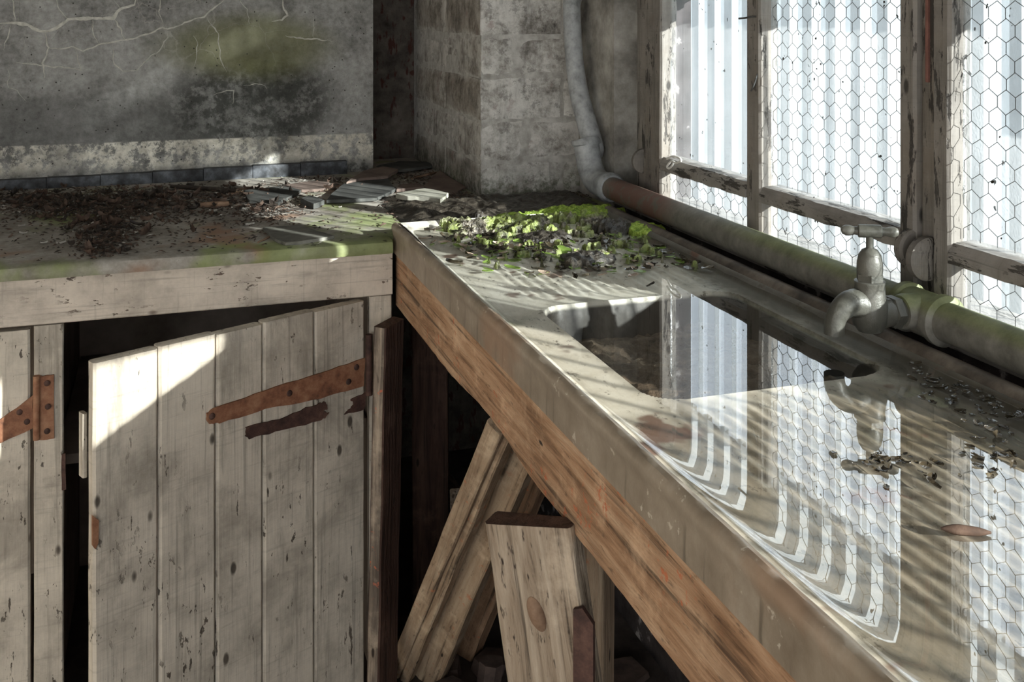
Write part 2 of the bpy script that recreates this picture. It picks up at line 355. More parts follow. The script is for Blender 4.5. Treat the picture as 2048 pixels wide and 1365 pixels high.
def m_glass(name, trans, bumps, tint=(.93, .97, 1)):
    t = NT(name); p = t.coord((1, 1, 1)); n = t.noise(p, 230, 2, .5); b = t.bump(n, bumps, .004)
    tr = t.n('ShaderNodeBsdfTransparent'); tr.inputs[0].default_value = (*tint, 1)
    tl = t.n('ShaderNodeBsdfTranslucent'); t.put(tl.inputs[0], t.ramp(t.noise(p, 9, 4), [(.35, (.60, .62, .62)), (.65, (.85, .88, .9))])); t.put(tl.inputs['Normal'], b)
    gl = t.n('ShaderNodeBsdfGlossy'); gl.inputs['Roughness'].default_value = .15; t.put(gl.inputs['Normal'], b)
    sp = step(t, t.noise(t.coord((1, 1, 1)), 75, 2, .4), .73, .75)
    m1 = t.n('ShaderNodeMixShader'); m1.inputs[0].default_value = 1-trans; t.put(m1.inputs[1], tr.outputs[0]); t.put(m1.inputs[2], tl.outputs[0])
    m2 = t.n('ShaderNodeMixShader'); m2.inputs[0].default_value = .05; t.put(m2.inputs[1], m1.outputs[0]); t.put(m2.inputs[2], gl.outputs[0])
    df = t.n('ShaderNodeBsdfDiffuse'); df.inputs[0].default_value = (.03, .025, .02, 1)
    m3 = t.n('ShaderNodeMixShader'); t.put(m3.inputs[0], sp); t.put(m3.inputs[1], m2.outputs[0]); t.put(m3.inputs[2], df.outputs[0])
    t.put(t.out.inputs[0], m3.outputs[0]); return t.m
def m_panel(name, col, trans):
    t = NT(name); p = t.coord((1, 1, 1)); n = t.noise(t.coord((6, 6, .6)), 3, 4, .6)
    c = t.ramp(n, [(.3, tuple(q*.78 for q in col)), (.65, col)])
    tr = t.n('ShaderNodeBsdfTransparent'); tr.inputs[0].default_value = (.90, .92, .94, 1)
    tl = t.n('ShaderNodeBsdfTranslucent'); t.put(tl.inputs[0], c); df = t.n('ShaderNodeBsdfDiffuse'); t.put(df.inputs[0], c)
    m0 = t.n('ShaderNodeMixShader'); m0.inputs[0].default_value = .25; t.put(m0.inputs[1], tl.outputs[0]); t.put(m0.inputs[2], df.outputs[0])
    m1 = t.n('ShaderNodeMixShader'); m1.inputs[0].default_value = 1-trans; t.put(m1.inputs[1], tr.outputs[0]); t.put(m1.inputs[2], m0.outputs[0])
    t.put(t.out.inputs[0], m1.outputs[0]); return t.m
def m_moss():
    t = NT('wet_moss'); p = t.coord((1, 1, 1), world=True); x, y, z = t.sep(p); n1 = t.noise(p, 26, 6, .7); n2 = t.noise(p, 120, 3, .7); n3 = t.noise(p, 9, 3)
    col = t.ramp(n1, [(.34, (.03, .026, .016)), (.45, (.09, .10, .03)), (.55, (.20, .24, .06)), (.7, (.34, .37, .15))])
    col = t.mix(step(t, n3, .53, .63), col, t.ramp(n2, [(.4, (.045, .036, .026)), (.65, (.34, .30, .235))]))
    far = step(t, y, 2.12, 2.24); col = t.mix(t.math('MULTIPLY', far, .75), col, t.ramp(n2, [(.35, (.16, .25, .03)), (.65, (.42, .55, .10))]))
    t.bsdf(col, .35, t.bump(t.math('ADD', n1, n2), .9, .006), .5); return t.m
def m_pipe():
    t = NT('painted_iron_pipe'); p = t.coord((1, 1, 1), world=True); x, y, z = t.sep(p); n1 = t.noise(p, 30, 6, .7); n2 = t.noise(p, 5, 3)
    col = t.ramp(n1, [(.3, (.09, .084, .068)), (.55, (.17, .16, .135)), (.8, (.27, .255, .22))])
    gm = t.math('MULTIPLY', step(t, z, .938, .957), t.math('SUBTRACT', 1, step(t, y, 1.55, 1.8)))
    col = t.mix(t.math('MULTIPLY', gm, .75), col, t.ramp(n1, [(.3, (.08, .095, .025)), (.7, (.18, .20, .07))]))
    rs = band(t, y, 1.86, 2.0, 2.2, 2.27); rs = t.math('MULTIPLY', rs, step(t, n1, .36, .52)); col = t.mix(t.math('MULTIPLY', rs, .9), col, (.13, .062, .043))
    t.bsdf(col, .55, t.bump(n1, .3, .002), .4); return t.m
def m_rustwall():
    t = NT('rust_stained_recess'); p = t.coord((1, 1, 1), world=True); n1 = t.noise(p, 9, 6, .7); n2 = t.noise(t.coord((6, 6, 2.2), world=True), 9, 4, .6)
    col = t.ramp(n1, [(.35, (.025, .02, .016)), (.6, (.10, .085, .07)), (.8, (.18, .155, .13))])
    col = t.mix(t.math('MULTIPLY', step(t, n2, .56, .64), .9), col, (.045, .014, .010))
    t.bsdf(col, .9, t.bump(n1, .5, .005), .2); return t.m
M = dict(
    wall=m_wall(), block=m_block(), stone=m_stone(), sink=m_sink(), rim=m_rim(), water=m_water(), moss=m_moss(), pipe=m_pipe(), rustwall=m_rustwall(),
    rim_d=plain('grimy_shaded_rim_glaze', [(.33, (.035, .028, .022)), (.5, (.10, .08, .062)), (.72, (.21, .175, .14))], 18, .45, .3, .003, 6, .45),  # grime plus the shade on the back rim, both put into the colour
    mortar=plain('lime_mortar', [(.3, (.25, .235, .21)), (.7, (.52, .50, .46))], 30),
    jamb=plain('jamb_plaster', [(.32, (.06, .052, .045)), (.5, (.24, .225, .20)), (.68, (.46, .44, .40))], 7, .9, .6, .006, 8),
    paint=painted('cream_painted_wood', (.55, .485, .395), (.06, .043, .03), .64, .5),
    paint_h=painted('cream_painted_rail', (.60, .53, .45), (.09, .055, .035), .66, .3, 0),
    grey_frame=painted('flaking_window_paint', (.185, .168, .148), (.035, .03, .026), .57, .7, 2),
    grey_rail=painted('flaking_window_rail', (.23, .212, .19), (.04, .034, .028), .56, .6, 1),
    beam=wood('orange_brown_timber', [(.28, (.14, .075, .04)), (.48, (.40, .235, .135)), (.70, (.56, .385, .25))], 1, 1.0, red=(.50, .14, .06)),
    pale=wood('pale_weathered_timber', [(.28, (.16, .105, .065)), (.48, (.37, .265, .175)), (.72, (.52, .41, .29))], 2, .8, red=(.42, .15, .07)),
    grey=wood('grey_weathered_timber', [(.30, (.055, .04, .028)), (.44, (.27, .205, .145)), (.70, (.45, .37, .28))], 2, 1.3, spots=1.0),
    darkwood=wood('dark_stained_timber', [(.28, (.035, .02, .015)), (.5, (.085, .048, .036)), (.75, (.14, .085, .062))], 2, 1.0),
    beam2=wood('reddish_timber', [(.28, (.14, .075, .045)), (.48, (.33, .20, .12)), (.70, (.46, .31, .20))], 2, .8, red=(.50, .16, .08)),
    post=wood('scuffed_post_edge', [(.30, (.045, .036, .03)), (.5, (.17, .135, .105)), (.66, (.40, .32, .24))], 2, .8, red=(.55, .14, .07)),
    under=plain('cupboard_interior', [(.3, (.12, .095, .075)), (.7, (.28, .235, .20))], 6),
    rust=rusty('orange_rust', [(.32, (.055, .022, .014)), (.48, (.22, .095, .05)), (.62, (.33, .17, .095)), (.8, (.40, .24, .15))]),
    rustdark=rusty('dark_rust', [(.35, (.018, .010, .008)), (.5, (.065, .032, .024)), (.7, (.15, .08, .058))]),
    brass=rusty('dull_limescaled_brass', [(.3, (.025, .026, .020)), (.47, (.07, .068, .056)), (.72, (.135, .128, .11))], .42, 26, .15),
    galv=plain('galvanised_pipe', [(.3, (.16, .165, .165)), (.5, (.30, .31, .31)), (.72, (.42, .43, .43))], 40, .5, .25, .002, 6, .5),
    slate_g=plain('grey_slate', [(.3, (.06, .058, .05)), (.5, (.15, .145, .12)), (.75, (.25, .24, .21))], 14),
    slate_d=plain('dark_slate', [(.3, (.02, .02, .018)), (.5, (.06, .06, .055)), (.75, (.13, .13, .115))], 12),
    slate_r=plain('reddish_slate', [(.3, (.07, .05, .04)), (.5, (.15, .11, .09)), (.75, (.22, .17, .145))], 10),
    slate_p=plain('pale_slate', [(.3, (.14, .14, .10)), (.5, (.29, .28, .23)), (.75, (.40, .385, .33))], 12),
    leaf=plain('dead_leaf', [(.3, (.022, .014, .010)), (.5, (.07, .043, .03)), (.75, (.16, .11, .08))], 30, .8),
    leaf_d=plain('rotted_leaf', [(.3, (.012, .009, .007)), (.5, (.035, .026, .02)), (.75, (.075, .06, .045))], 30, .6),
    leaf_p=plain('bleached_chip', [(.3, (.22, .20, .17)), (.7, (.55, .52, .46))], 30),
    bark=plain('brown_bark', [(.3, (.08, .045, .03)), (.5, (.20, .125, .08)), (.75, (.33, .22, .15))], 20, .85, .6, .003, 6, .2, (1, 1, 1)),
    wetleaf=plain('wet_dark_leaf', [(.3, (.012, .010, .007)), (.6, (.05, .04, .025)), (.8, (.12, .10, .06))], 20, .16, .4, .003, 6, .6),
    greenflake=plain('green_algae_flake', [(.3, (.05, .07, .015)), (.5, (.14, .21, .04)), (.75, (.26, .36, .08))], 40, .4),
    silt=plain('basin_silt', [(.3, (.03, .022, .015)), (.5, (.095, .07, .047)), (.75, (.19, .145, .10))], 30, .95, .9, .01),
    floor=plain('dirty_floor', [(.3, (.02, .015, .013)), (.5, (.055, .042, .036)), (.75, (.10, .08, .07))], 8),
    rubble=plain('floor_rubble', [(.3, (.035, .025, .022)), (.7, (.12, .085, .07))], 20),
    ground=plain('weedy_yard', [(.3, (.09, .10, .07)), (.7, (.20, .20, .17))], 2),
    added_wall=plain('added_yard_wall', [(.3, (.30, .30, .29)), (.7, (.44, .44, .42))], 2),
    limeroom=plain('limewashed_room', [(.3, (.34, .32, .29)), (.7, (.52, .50, .46))], 3),
    whitewall=plain('flaked_whitewash', [(.40, (.018, .014, .014)), (.60, (.05, .042, .042)), (.66, (.30, .28, .27))], 13),
    lead=plain('lead_flashing', [(.35, (.012, .012, .012)), (.5, (.04, .042, .046)), (.7, (.11, .118, .13))], 26, .6),
    glass=m_glass('clear_pane', .95, .1), wired=m_glass('hammered_wired_pane', .92, .9), wire=plain('mesh_wire', [(.3, (.03, .03, .03)), (.7, (.09, .09, .088))], 40, .6),
    grimy=m_glass('grimy_pane', .50, .2),
    panel=m_panel('corrugated_plastic', (.48, .51, .525), .60), panel_u=m_panel('corrugated_plastic_milky', (.46, .49, .51), .03), panel_ud=m_panel('corrugated_plastic_milky_rib', (.29, .31, .325), .02), panel_n=m_panel('corrugated_plastic_sun_dim', (.40, .42, .42), .40), panel_d=m_panel('corrugated_plastic_shaded_side', (.13, .142, .15), .48),  # rib-side shade is in the colour; panel_u and panel_n hold back sun
    calcite=plain('pale_crack_mineral', [(.3, (.30, .285, .245)), (.6, (.52, .50, .44))], 60, .9),
    flake_p=plain('pale_wet_flake', [(.3, (.16, .10, .07)), (.5, (.36, .28, .21)), (.75, (.55, .48, .40))], 30, .3),
    string=plain('white_string', [(.3, (.50, .48, .44)), (.7, (.68, .66, .62))], 80),
    redpaint=plain('red_lead_paint', [(.3, (.10, .045, .035)), (.7, (.21, .10, .08))], 30),
)

# ================================================================== the setting
struct('floor', bx(-3.2, 1.2, -3.2, 3.6, FL-.1, FL), M['floor'])
struct('ceiling', bx(-3.2, 1.2, -3.2, 3.6, 2.7, 2.8), M['limeroom'])
# left and rear walls of the room, with window openings that the photograph's fill light comes from
b = bmesh.new(); box(b, -3.2, -3.1, -3.2, 3.6, FL, .8); box(b, -3.2, -3.1, -3.2, 3.6, 2.4, 2.7)
for y0, y1 in ((-3.2, -2.7), (-1.3, 3.6)): box(b, -3.2, -3.1, y0, y1, .8, 2.4)
struct('wall_left', b, M['limeroom'], sm=False)
b = bmesh.new(); box(b, -3.1, 1.2, -3.2, -3.1, FL, .4); box(b, -3.1, 1.2, -3.2, -3.1, 2.4, 2.7)
for x0, x1 in ((-3.1, -2.9), (-.95, -.85), (1.0, 1.2)): box(b, x0, x1, -3.2, -3.1, .4, 2.4)
struct('wall_rear', b, M['limeroom'], sm=False)
struct('ground_outside', bx(1.2, 14, -10, 12, -.5, -.3), M['ground'])

struct('wall_outside_added', bx(4.2, 4.4, -12, 14, -.3, 2.35), M['added_wall'])  # wall added outside to darken what shows through the plastic sheet
# back wall: a thick plastered slab, its right edge showing
b = bx(-3.1, .588, 3.10, 3.22, .80, 2.7, bev=.008); struct('wall_back', b, M['wall'])
CR = [([(0, 125), (65, 125), (135, 125), (180, 155), (240, 170), (300, 155), (360, 115), (370, 101), (480, 101), (610, 95), (650, 50), (725, 25), (735, -20)], 3.0), ([(65, -20), (80, 60), (80, 125)], 1.7),
      ([(303, -20), (325, 55), (365, 105)], 1.9), ([(60, 130), (45, 190), (20, 270)], 1.6), ([(240, 170), (262, 260), (230, 340), (240, 420)], 1.8), ([(610, 95), (650, 150), (675, 215)], 1.9),
      ([(265, 260), (390, 255), (450, 275), (530, 240), (630, 225), (720, 212), (800, 180), (880, 150), (900, 155), (1000, 125), (1100, 90), (1150, 50), (1215, -10)], 1.6), ([(605, -10), (650, 50)], 1.3),
      ([(865, -20), (860, 60), (880, 140)], 1.3), ([(900, 150), (905, 200), (860, 270), (800, 310), (740, 380), (660, 385), (615, 345), (610, 235)], 1.1), ([(1518, -20), (1530, 50), (1550, 85), (1520, 105), (1465, 115)], 2.0),
      ([(90, 330), (150, 340), (230, 355), (330, 365), (440, 375), (420, 310), (400, 260)], 1.2), ([(1110, 90), (1175, 180), (1190, 320), (1220, 390)], 1.1), ([(1275, -20), (1330, 50), (1345, 130)], 1.1),
      ([(1540, 195), (1600, 205), (1690, 210), (1800, 225)], 1.6), ([(45, 355), (45, 470), (90, 490), (140, 545)], .9), ([(500, 105), (500, 180), (530, 235)], 1.5), ([(1690, 80), (1690, 210)], 1.0), ([(1040, 190), (1070, 240), (1045, 360)], 1.1),
      ([(1150, 510), (1200, 495), (1260, 485), (1255, 560)], .9), ([(1310, 460), (1410, 450), (1440, 480)], .8), ([(365, 610), (400, 580), (412, 560)], .9)]
WB = bpy.data.objects['wall_back']
def crack(pts, wd, sd):
    q = [P(x_/2.695, y_/2.695, 1, 3.10) for x_, y_ in pts]; path = []
    for a, c in zip(q, q[1:]):
        n = max(2, int((c-a).length/.008))
        for k in range(n):
            v = a.lerp(c, k/n); path.append(v+Vector((.0048*nz(v, 60, sd), 0, .0048*nz(v, 60, sd+9))))
    path.append(q[-1]); bm = bmesh.new(); R = []; w0 = wd*.0015
    for i, v in enumerate(path):
        tg = (path[min(i+1, len(path)-1)]-path[max(i-1, 0)]).normalized(); nrm = Vector((-tg.z, 0, tg.x)); f_ = w0*(.65+.8*abs(nz(v, 45, sd+3)))*min(1, .25+.75*min(i, len(path)-1-i)/4)
        R.append([bm.verts.new(v+nrm*f_), bm.verts.new(v+Vector((0, -.0011, 0))), bm.verts.new(v-nrm*f_)])
    for a, c in zip(R, R[1:]):
        for j in range(2): bm.faces.new((a[j], a[j+1], c[j+1], c[j]))
    o = obj('crack_line', bm, M['calcite'], WB)
for i, (pts, wd) in enumerate(CR): crack(pts, wd, i)
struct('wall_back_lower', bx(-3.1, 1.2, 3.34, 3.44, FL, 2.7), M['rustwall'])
b = bmesh.new()
for i in range(24):
    x = -2.6+i*.135; w_ = .135
    if x+w_ > .60: break
    box(b, x, x+w_-.001, 3.070+.004*nz((x, 0, 0), 3), 3.10, .868, .897+.012*smooth(-.5, .6, x), .002)
struct('trim_1', b, M['lead'])

# pier of limewashed blocks: mortar core with every block a child
core = struct('wall_pier', bx(.7655, 1.048, 2.5735, 3.34, .80, 2.7), M['mortar'])
def stone(x0, x1, y0, y1, z0, z1, sd):
    bm = bmesh.new(); box(bm, x0, x1, y0, y1, z0, z1)
    bmesh.ops.subdivide_edges(bm, edges=bm.edges[:], cuts=5, use_grid_fill=True)
    cx = Vector(((x0+x1)/2, (y0+y1)/2, (z0+z1)/2)); hx = Vector(((x1-x0)/2, (y1-y0)/2, (z1-z0)/2))
    for v in bm.verts:
        d = v.co-cx; q = [abs(d[i])/hx[i] for i in range(3)]; k = sorted(q)[1]
        v.co -= d.normalized()*.004*smooth(.86, 1, k); v.co += Vector((nz(v.co, 30, sd), nz(v.co, 30, sd+5), nz(v.co, 30, sd+9)))*.003
    return bm
zj = [.862, .957, 1.066, 1.175, 1.284, 1.393, 1.502]
for i, (z0, z1) in enumerate(zip(zj, zj[1:])):
    g = .0035
    split = .86+.02*(i % 3) if i % 2 else .985
    y_s = 2.80 if i % 2 else 2.93
    pr = random.uniform(-.002, .004)
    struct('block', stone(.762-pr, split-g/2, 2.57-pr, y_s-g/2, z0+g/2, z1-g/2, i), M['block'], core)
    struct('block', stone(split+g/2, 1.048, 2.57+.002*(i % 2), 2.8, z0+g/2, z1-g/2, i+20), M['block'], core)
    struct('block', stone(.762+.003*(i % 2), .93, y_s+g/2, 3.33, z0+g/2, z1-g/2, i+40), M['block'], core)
# window jamb, wall under and over the windows
b = bmesh.new(); stone_b = stone(1.034, 1.16, 2.345, 2.62, .80, 2.7, 77); merge(b, stone_b); struct('wall_jamb', b, M['jamb'])
b = bmesh.new(); box(b, 1.035, 1.16, -3.1, 2.62, FL, .895); box(b, 1.035, 1.16, -3.1, 2.345, 1.79, 2.7); box(b, 1.035, 1.16, 2.62, 3.5, FL, 2.7); box(b, 1.11, 1.16, 2.19, 2.62, .895, 1.8)
struct('wall_right', b, M['whitewall'], sm=False)

# ------------------------------------------------------------------ windows
XW = 1.05
def hexmesh(y0, y1, z0, z1, x, p=.031, r=.00036, seed=0):
    bm = bmesh.new(); rowh = p*.76; rnd = random.Random(seed)
    def node(i, j):
        yy = y0+(i+.5*(j % 2))*p; zz = z0-.01+j*rowh
        return Vector((x, yy, zz))
    def seg(a, b_):
        if not (y0 <= a.y <= y1 and y0 <= b_.y <= y1 and z0 <= a.z <= z1 and z0 <= b_.z <= z1): return
        d = (b_-a).normalized(); u = Vector((1, 0, 0)); v = d.cross(u)
        A = [bm.verts.new(a+u*(r*cx)+v*(r*cy)) for cx, cy in ((-1, -1), (1, -1), (1, 1), (-1, 1))]
        B = [bm.verts.new(b_+u*(r*cx)+v*(r*cy)) for cx, cy in ((-1, -1), (1, -1), (1, 1), (-1, 1))]
        for k in range(4): bm.faces.new((A[k], A[(k+1) % 4], B[(k+1) % 4], B[k]))
    h = rowh*.30
    for j in range(int((z1-z0)/rowh)+3):
        for i in range(-1, int((y1-y0)/p)+2):
            c = node(i, j)+Vector((0, rnd.uniform(-.0012, .0012), rnd.uniform(-.001, .001)))
            lo, hi = c-Vector((0, 0, h)), c+Vector((0, 0, h)); seg(lo, hi)
            k = i if j % 2 == 0 else i+1
            seg(hi, node(k-1, j+1)-Vector((0, 0, h))); seg(hi, node(k, j+1)-Vector((0, 0, h)))
    return bm
def stile(par, y0, y1, z0, z1, d=.022, nm='stile', seed=0, mat='grey_frame'):
    bm = board(z1-z0, y1-y0, 2*d, 14, .0016, .004, seed)
    m = frame((XW, (y0+y1)/2, z0), (XW, (y0+y1)/2, z1), (-1, 0, 0)); return obj(nm, bm, M[mat], par, mtx=m)
def hrail(par, y0, y1, zc, h, d=.022, seed=0):
    bm = bmesh.new(); n = 26; R = []
    for i in range(n+1):
        y = y0+(y1-y0)*i/n; k = .0022*nz((y*40, 0, seed), 1); k2 = .003*nz((y*26, 3, seed), 1)
        R.append([bm.verts.new(q) for q in ((XW-d, y, zc-h/2+k2), (XW-d, y, zc-h*.05+k), (XW-d*.55, y, zc+h*.42+k), (XW+d, y, zc+h/2), (XW+d, y, zc-h/2))])
    for a, c in zip(R, R[1:]):
        for j in range(5): bm.faces.new((a[j], a[(j+1) % 5], c[(j+1) % 5], c[j]))
    bm.faces.new(R[0][::-1]); bm.faces.new(R[-1])
    return obj('rail', bm, M['grey_rail'], par)
def pane(par, y0, y1, z0, z1, wired, seed=0):
    o = obj('pane', bx(XW+.004, XW+.008, y0, y1, z0, z1), M['wired' if wired else 'glass'], par, sm=False)
    if wired:
        wm = obj('wire_mesh', hexmesh(y0+.001, y1-.001, z0, z1, XW+.002, seed=seed), M['wire'], o); wm['kind'] = 'stuff'
    return o
def lug(par, yc, xc=1.034, zc=1.0, r=.03, t=.018):
    o = obj('hinge_lug', lathe([(r*.86, -t/2), (r, -t*.32), (r, t*.32), (r*.86, t/2)], (xc, yc, zc), 'y'), M['grey_frame'], par); return o
ZB, ZR, ZT = .915, 1.014, 1.64
def casement(n, ys, wires, far=False):
    """ys: far outer, pane edges far->near pairs, near outer"""
    W = thing('window_%d' % n, None, None, (XW, ys[0], ZB), kind='structure')
    for k, (a, c) in enumerate(zip(ys[0::2], ys[1::2])): stile(W, c, a, ZB, 1.79, .02, 'stile' if k in (0, len(ys)//2-1) else 'mullion', n*5+k)
    for k, (a, c) in enumerate(zip(ys[1::2], ys[2::2])):
        hrail(W, c, a, ZR, .030, seed=k+n); hrail(W, c, a, ZT, .03, seed=k+n+3); hrail(W, c, a, ZB+.006, .016, seed=k+n+7)
        pane(W, c, a, ZB+.014, ZR-.012, wires[k][0], n*7+k); pane(W, c, a, ZR+.012, ZT-.012, wires[k][1], n*7+k+3); pane(W, c, a, ZT+.012, 1.79, False)
    return W
w1 = casement(1, [2.165, 2.085, 1.728, 1.680, 1.297, 1.262], [(True, False), (True, True)])
w2 = casement(2, [1.226, 1.192, .80, .765], [(True, True)])
lug(w1, 1.272, zc=1.003, r=.028); lug(w2, 1.238, xc=1.03, zc=.995, r=.031); lug(w1, 2.185, xc=1.036, zc=1.005, r=.028, t=.014)
struct('trim_2', bx(1.040, 1.075, 1.229, 1.259, ZB, 1.79, bev=.003), M['grey_frame'])        # post between the casements
b = bx(1.036, 1.041, 1.2415, 1.2475, 1.246, 1.79, bev=.001); struct('trim_3', b, M['redpaint'])
struct('trim_4', bx(1.034, 1.10, 2.170, 2.216, ZB-.02, 1.79, bev=.004), M['grey_frame'])     # outer frame beside the jamb
struct('trim_5', bx(1.0, 1.16, -3.1, 2.345, .895, .915, bev=.003), M['grey_rail'])          # sill
# nearer window, beside the photographer: open casement under boards added to cut the sun
b = bmesh.new()
for y0, y1 in ((.72, .76), (-.62, -.58), (-1.6, -1.56), (-3.1, -2.6)): box(b, 1.03, 1.075, y0, y1, .915, 1.79)
w3 = struct('window_3', b, M['grey_frame'], sm=False); obj('pane', bx(1.066, 1.070, -.58, .72, 1.195, 1.79), M['grimy'], w3, sm=False)
struct('trim_sunblock', bx(1.10, 1.118, .655, 1.055, 1.215, 1.79), M['darkwood'])      # unseen board added to screen sun from the cupboard rail
bo = thing('sun_boarding', None, None, (1.05, 0, 1.3), kind='structure')             # unseen boards added over the near window, slanted to cut the sun
for i in range(3):
    zf = lambda y_: 1.340-.26*(y_-.284)+i*.2
    obj('board', prism([Vector((1.045, y_, zf(y_)+dz)) for y_, dz in ((-.9, 0), (.755, 0), (.755, .196), (-.9, .196))], (.018, 0, 0)), M['paint'], bo, sm=False)
b = bx(1.16, 1.90, -4, -.3, 1.787, 1.85); struct('added_sun_eave', b, M['limeroom'], sm=False)  # eave added out of view to cut off the higher sun

# string tied on the rail, two twigs caught on the mullion
pts = [P(x_, y_, 0, 1.022) for x_, y_ in ((1334, 318), (1345, 313), (1358, 316), (1362, 322), (1352, 326), (1344, 322), (1338, 327), (1334, 334), (1338, 337), (1344, 332), (1347, 325))]
o = obj('string_knot', tube(spline(pts, 5), .0022, 8), M['string']); setp(o, 'scrap of white string knotted on the window rail', 'string')
o = obj('stem', tube(spline([P(1478, 37, 0, 1.024), P(1490, 36, 0, 1.024), P(1500, 34, 0, 1.026), P(1513, 33, 0, 1.03)], 4), [.0018]*13, 6), M['wire']); setp(o, 'short black stem sticking out across the top of the clear pane', 'twig')
o = obj('stem', tube(spline([P(1502, 182, 0, 1.024), P(1507, 172, 0, 1.024), P(1512, 158, 0, 1.027), P(1515, 148, 0, 1.03)], 4), [.0014]*13, 6), M['wire']); setp(o, 'thin curved stem hanging halfway down the window mullion', 'twig')

# corrugated plastic sheet outside the windows
def sheet(y0, y1, x, z0, z1, seed):
    pitch = .076; prof = []; yy = y0
    while yy < y1:
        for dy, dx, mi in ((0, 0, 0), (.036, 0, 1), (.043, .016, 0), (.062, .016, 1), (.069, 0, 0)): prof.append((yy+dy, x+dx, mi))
        yy += pitch
    bm = bmesh.new(); lo = [bm.verts.new((a, q, z0)) for q, a, _ in prof]; hi = [bm.verts.new((a, q, z1)) for q, a, _ in prof]
    for i in range(len(prof)-1):
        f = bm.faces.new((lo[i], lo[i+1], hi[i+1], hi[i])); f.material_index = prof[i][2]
    return bm
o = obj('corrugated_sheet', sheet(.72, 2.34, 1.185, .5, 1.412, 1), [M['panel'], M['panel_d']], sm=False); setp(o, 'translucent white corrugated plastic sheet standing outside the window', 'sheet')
o = obj('corrugated_sheet', sheet(.72, 2.34, 1.209, 1.398, 1.98, 1), [M['panel_u'], M['panel_ud']], sm=False); setp(o, 'milky upper corrugated sheet added to hold off sun, lapped over the lower one outside the window', 'sheet')  # passes almost no direct sun, added to keep it off the back wall

o = obj('corrugated_sheet', sheet(-1.4, .68, 1.185, .5, 1.275, 2), [M['panel_n'], M['panel_n']], sm=False); setp(o, 'low corrugated plastic sheet added to dim the sun outside the nearest window, beyond the right edge', 'sheet')  # unseen sheet added to weaken the sun on the near drainer

# ================================================================== worktop on the left
OUT = [(-1.6, 2.15), (.448, 2.15), (.448, 2.205), (1.034, 2.205), (1.034, 2.575), (.78, 2.575), (.78, 3.34), (-1.6, 3.34)]
def slab():
    bm = bmesh.new(); zt, zb = .87, .844
    edge = [(0.0, zb), (-.002, zb+.006), (-.002, zt-.010), (.002, zt-.003), (.010, zt)]
    # front bullnose strip along x, then the flat L-shaped top
    n = 60; R = []
    for i in range(n+1):
        x = -1.6+(.448+1.6)*i/n; R.append([bm.verts.new((x, 2.15+dy+.0016*nz((x*8, q*60, 0), 1), q+.0012*nz((x*6, 1, 1), 1)*(1 if q > .85 else 0))) for dy, q in edge])
    for a, c in zip(R, R[1:]):
        for j in range(len(edge)-1): bm.faces.new((a[j], a[j+1], c[j+1], c[j]))
    bm.faces.new([r for r in R[0]]+[]) if False else None
    ptop = [r[-1] for r in R]
    rest = [bm.verts.new((x, y, zt)) for x, y in OUT[2:]]
    cr = bm.verts.new((.448, 2.205, zt))
    bm.faces.new(ptop+rest)
    low = [r[0] for r in R]; rl = [bm.verts.new((x, y, zb)) for x, y in OUT[2:]]
    bm.faces.new((low+rl)[::-1]); bm.verts.remove(cr)
    bmesh.ops.triangulate(bm, faces=[f for f in bm.faces if len(f.verts) > 6])
    side_t = [ptop[-1]]+rest; side_b = [low[-1]]+rl
    for i in range(len(side_t)-1): bm.faces.new((side_b[i], side_b[i+1], side_t[i+1], side_t[i]))
    bm.faces.new([R[-1][j] for j in range(5)])
    return bm
o = obj('stone_worktop', slab(), M['stone']); setp(o, 'grey stone worktop streaked with green algae under fallen debris', 'worktop')

# cupboard under it
cup = thing('cupboard', 'cream painted plank cupboard with one door hanging open under the worktop', 'cupboard', (-.2, 2.18, FL))
bm = board(2.05, .089, .026, 30, .0012, .002, 5); obj('top_rail', bm, M['paint_h'] if False else painted('cream_rail_paint', (.56, .485, .40), (.10, .06, .04), .67, .22, 2), cup, mtx=frame((-1.6, 2.178, .7985), (.450, 2.178, .7985), (0, -1, 0)))
def vstile(x0, x1, y, z0, z1, nm='stile', T=.024, seed=0):
    obj(nm, board(z1-z0, x1-x0, T, 14, .0012, .002, seed), M['paint'], cup, mtx=frame(((x0+x1)/2, y, z0), ((x0+x1)/2, y, z1), (0, -1, 0)))
vstile(-.237, -.186, 2.178, FL, .752, seed=3); vstile(.402, .450, 2.182, FL, .752, seed=8); vstile(-1.0, -.95, 2.178, FL, .752, seed=9)
obj('back_panel', bx(-1.0, .45, 2.95, 2.97, FL, .84), M['under'], cup, sm=False)
obj('partition', bx(-.232, -.214, 2.20, 2.95, FL, .84), M['under'], cup, sm=False)
obj('side_panel', bx(.425, .447, 2.20, 2.95, FL, .84), M['under'], cup, sm=False)
obj('inner_shelf', bx(-.21, .42, 2.30, 2.94, .43, .45), M['under'], cup, sm=False)
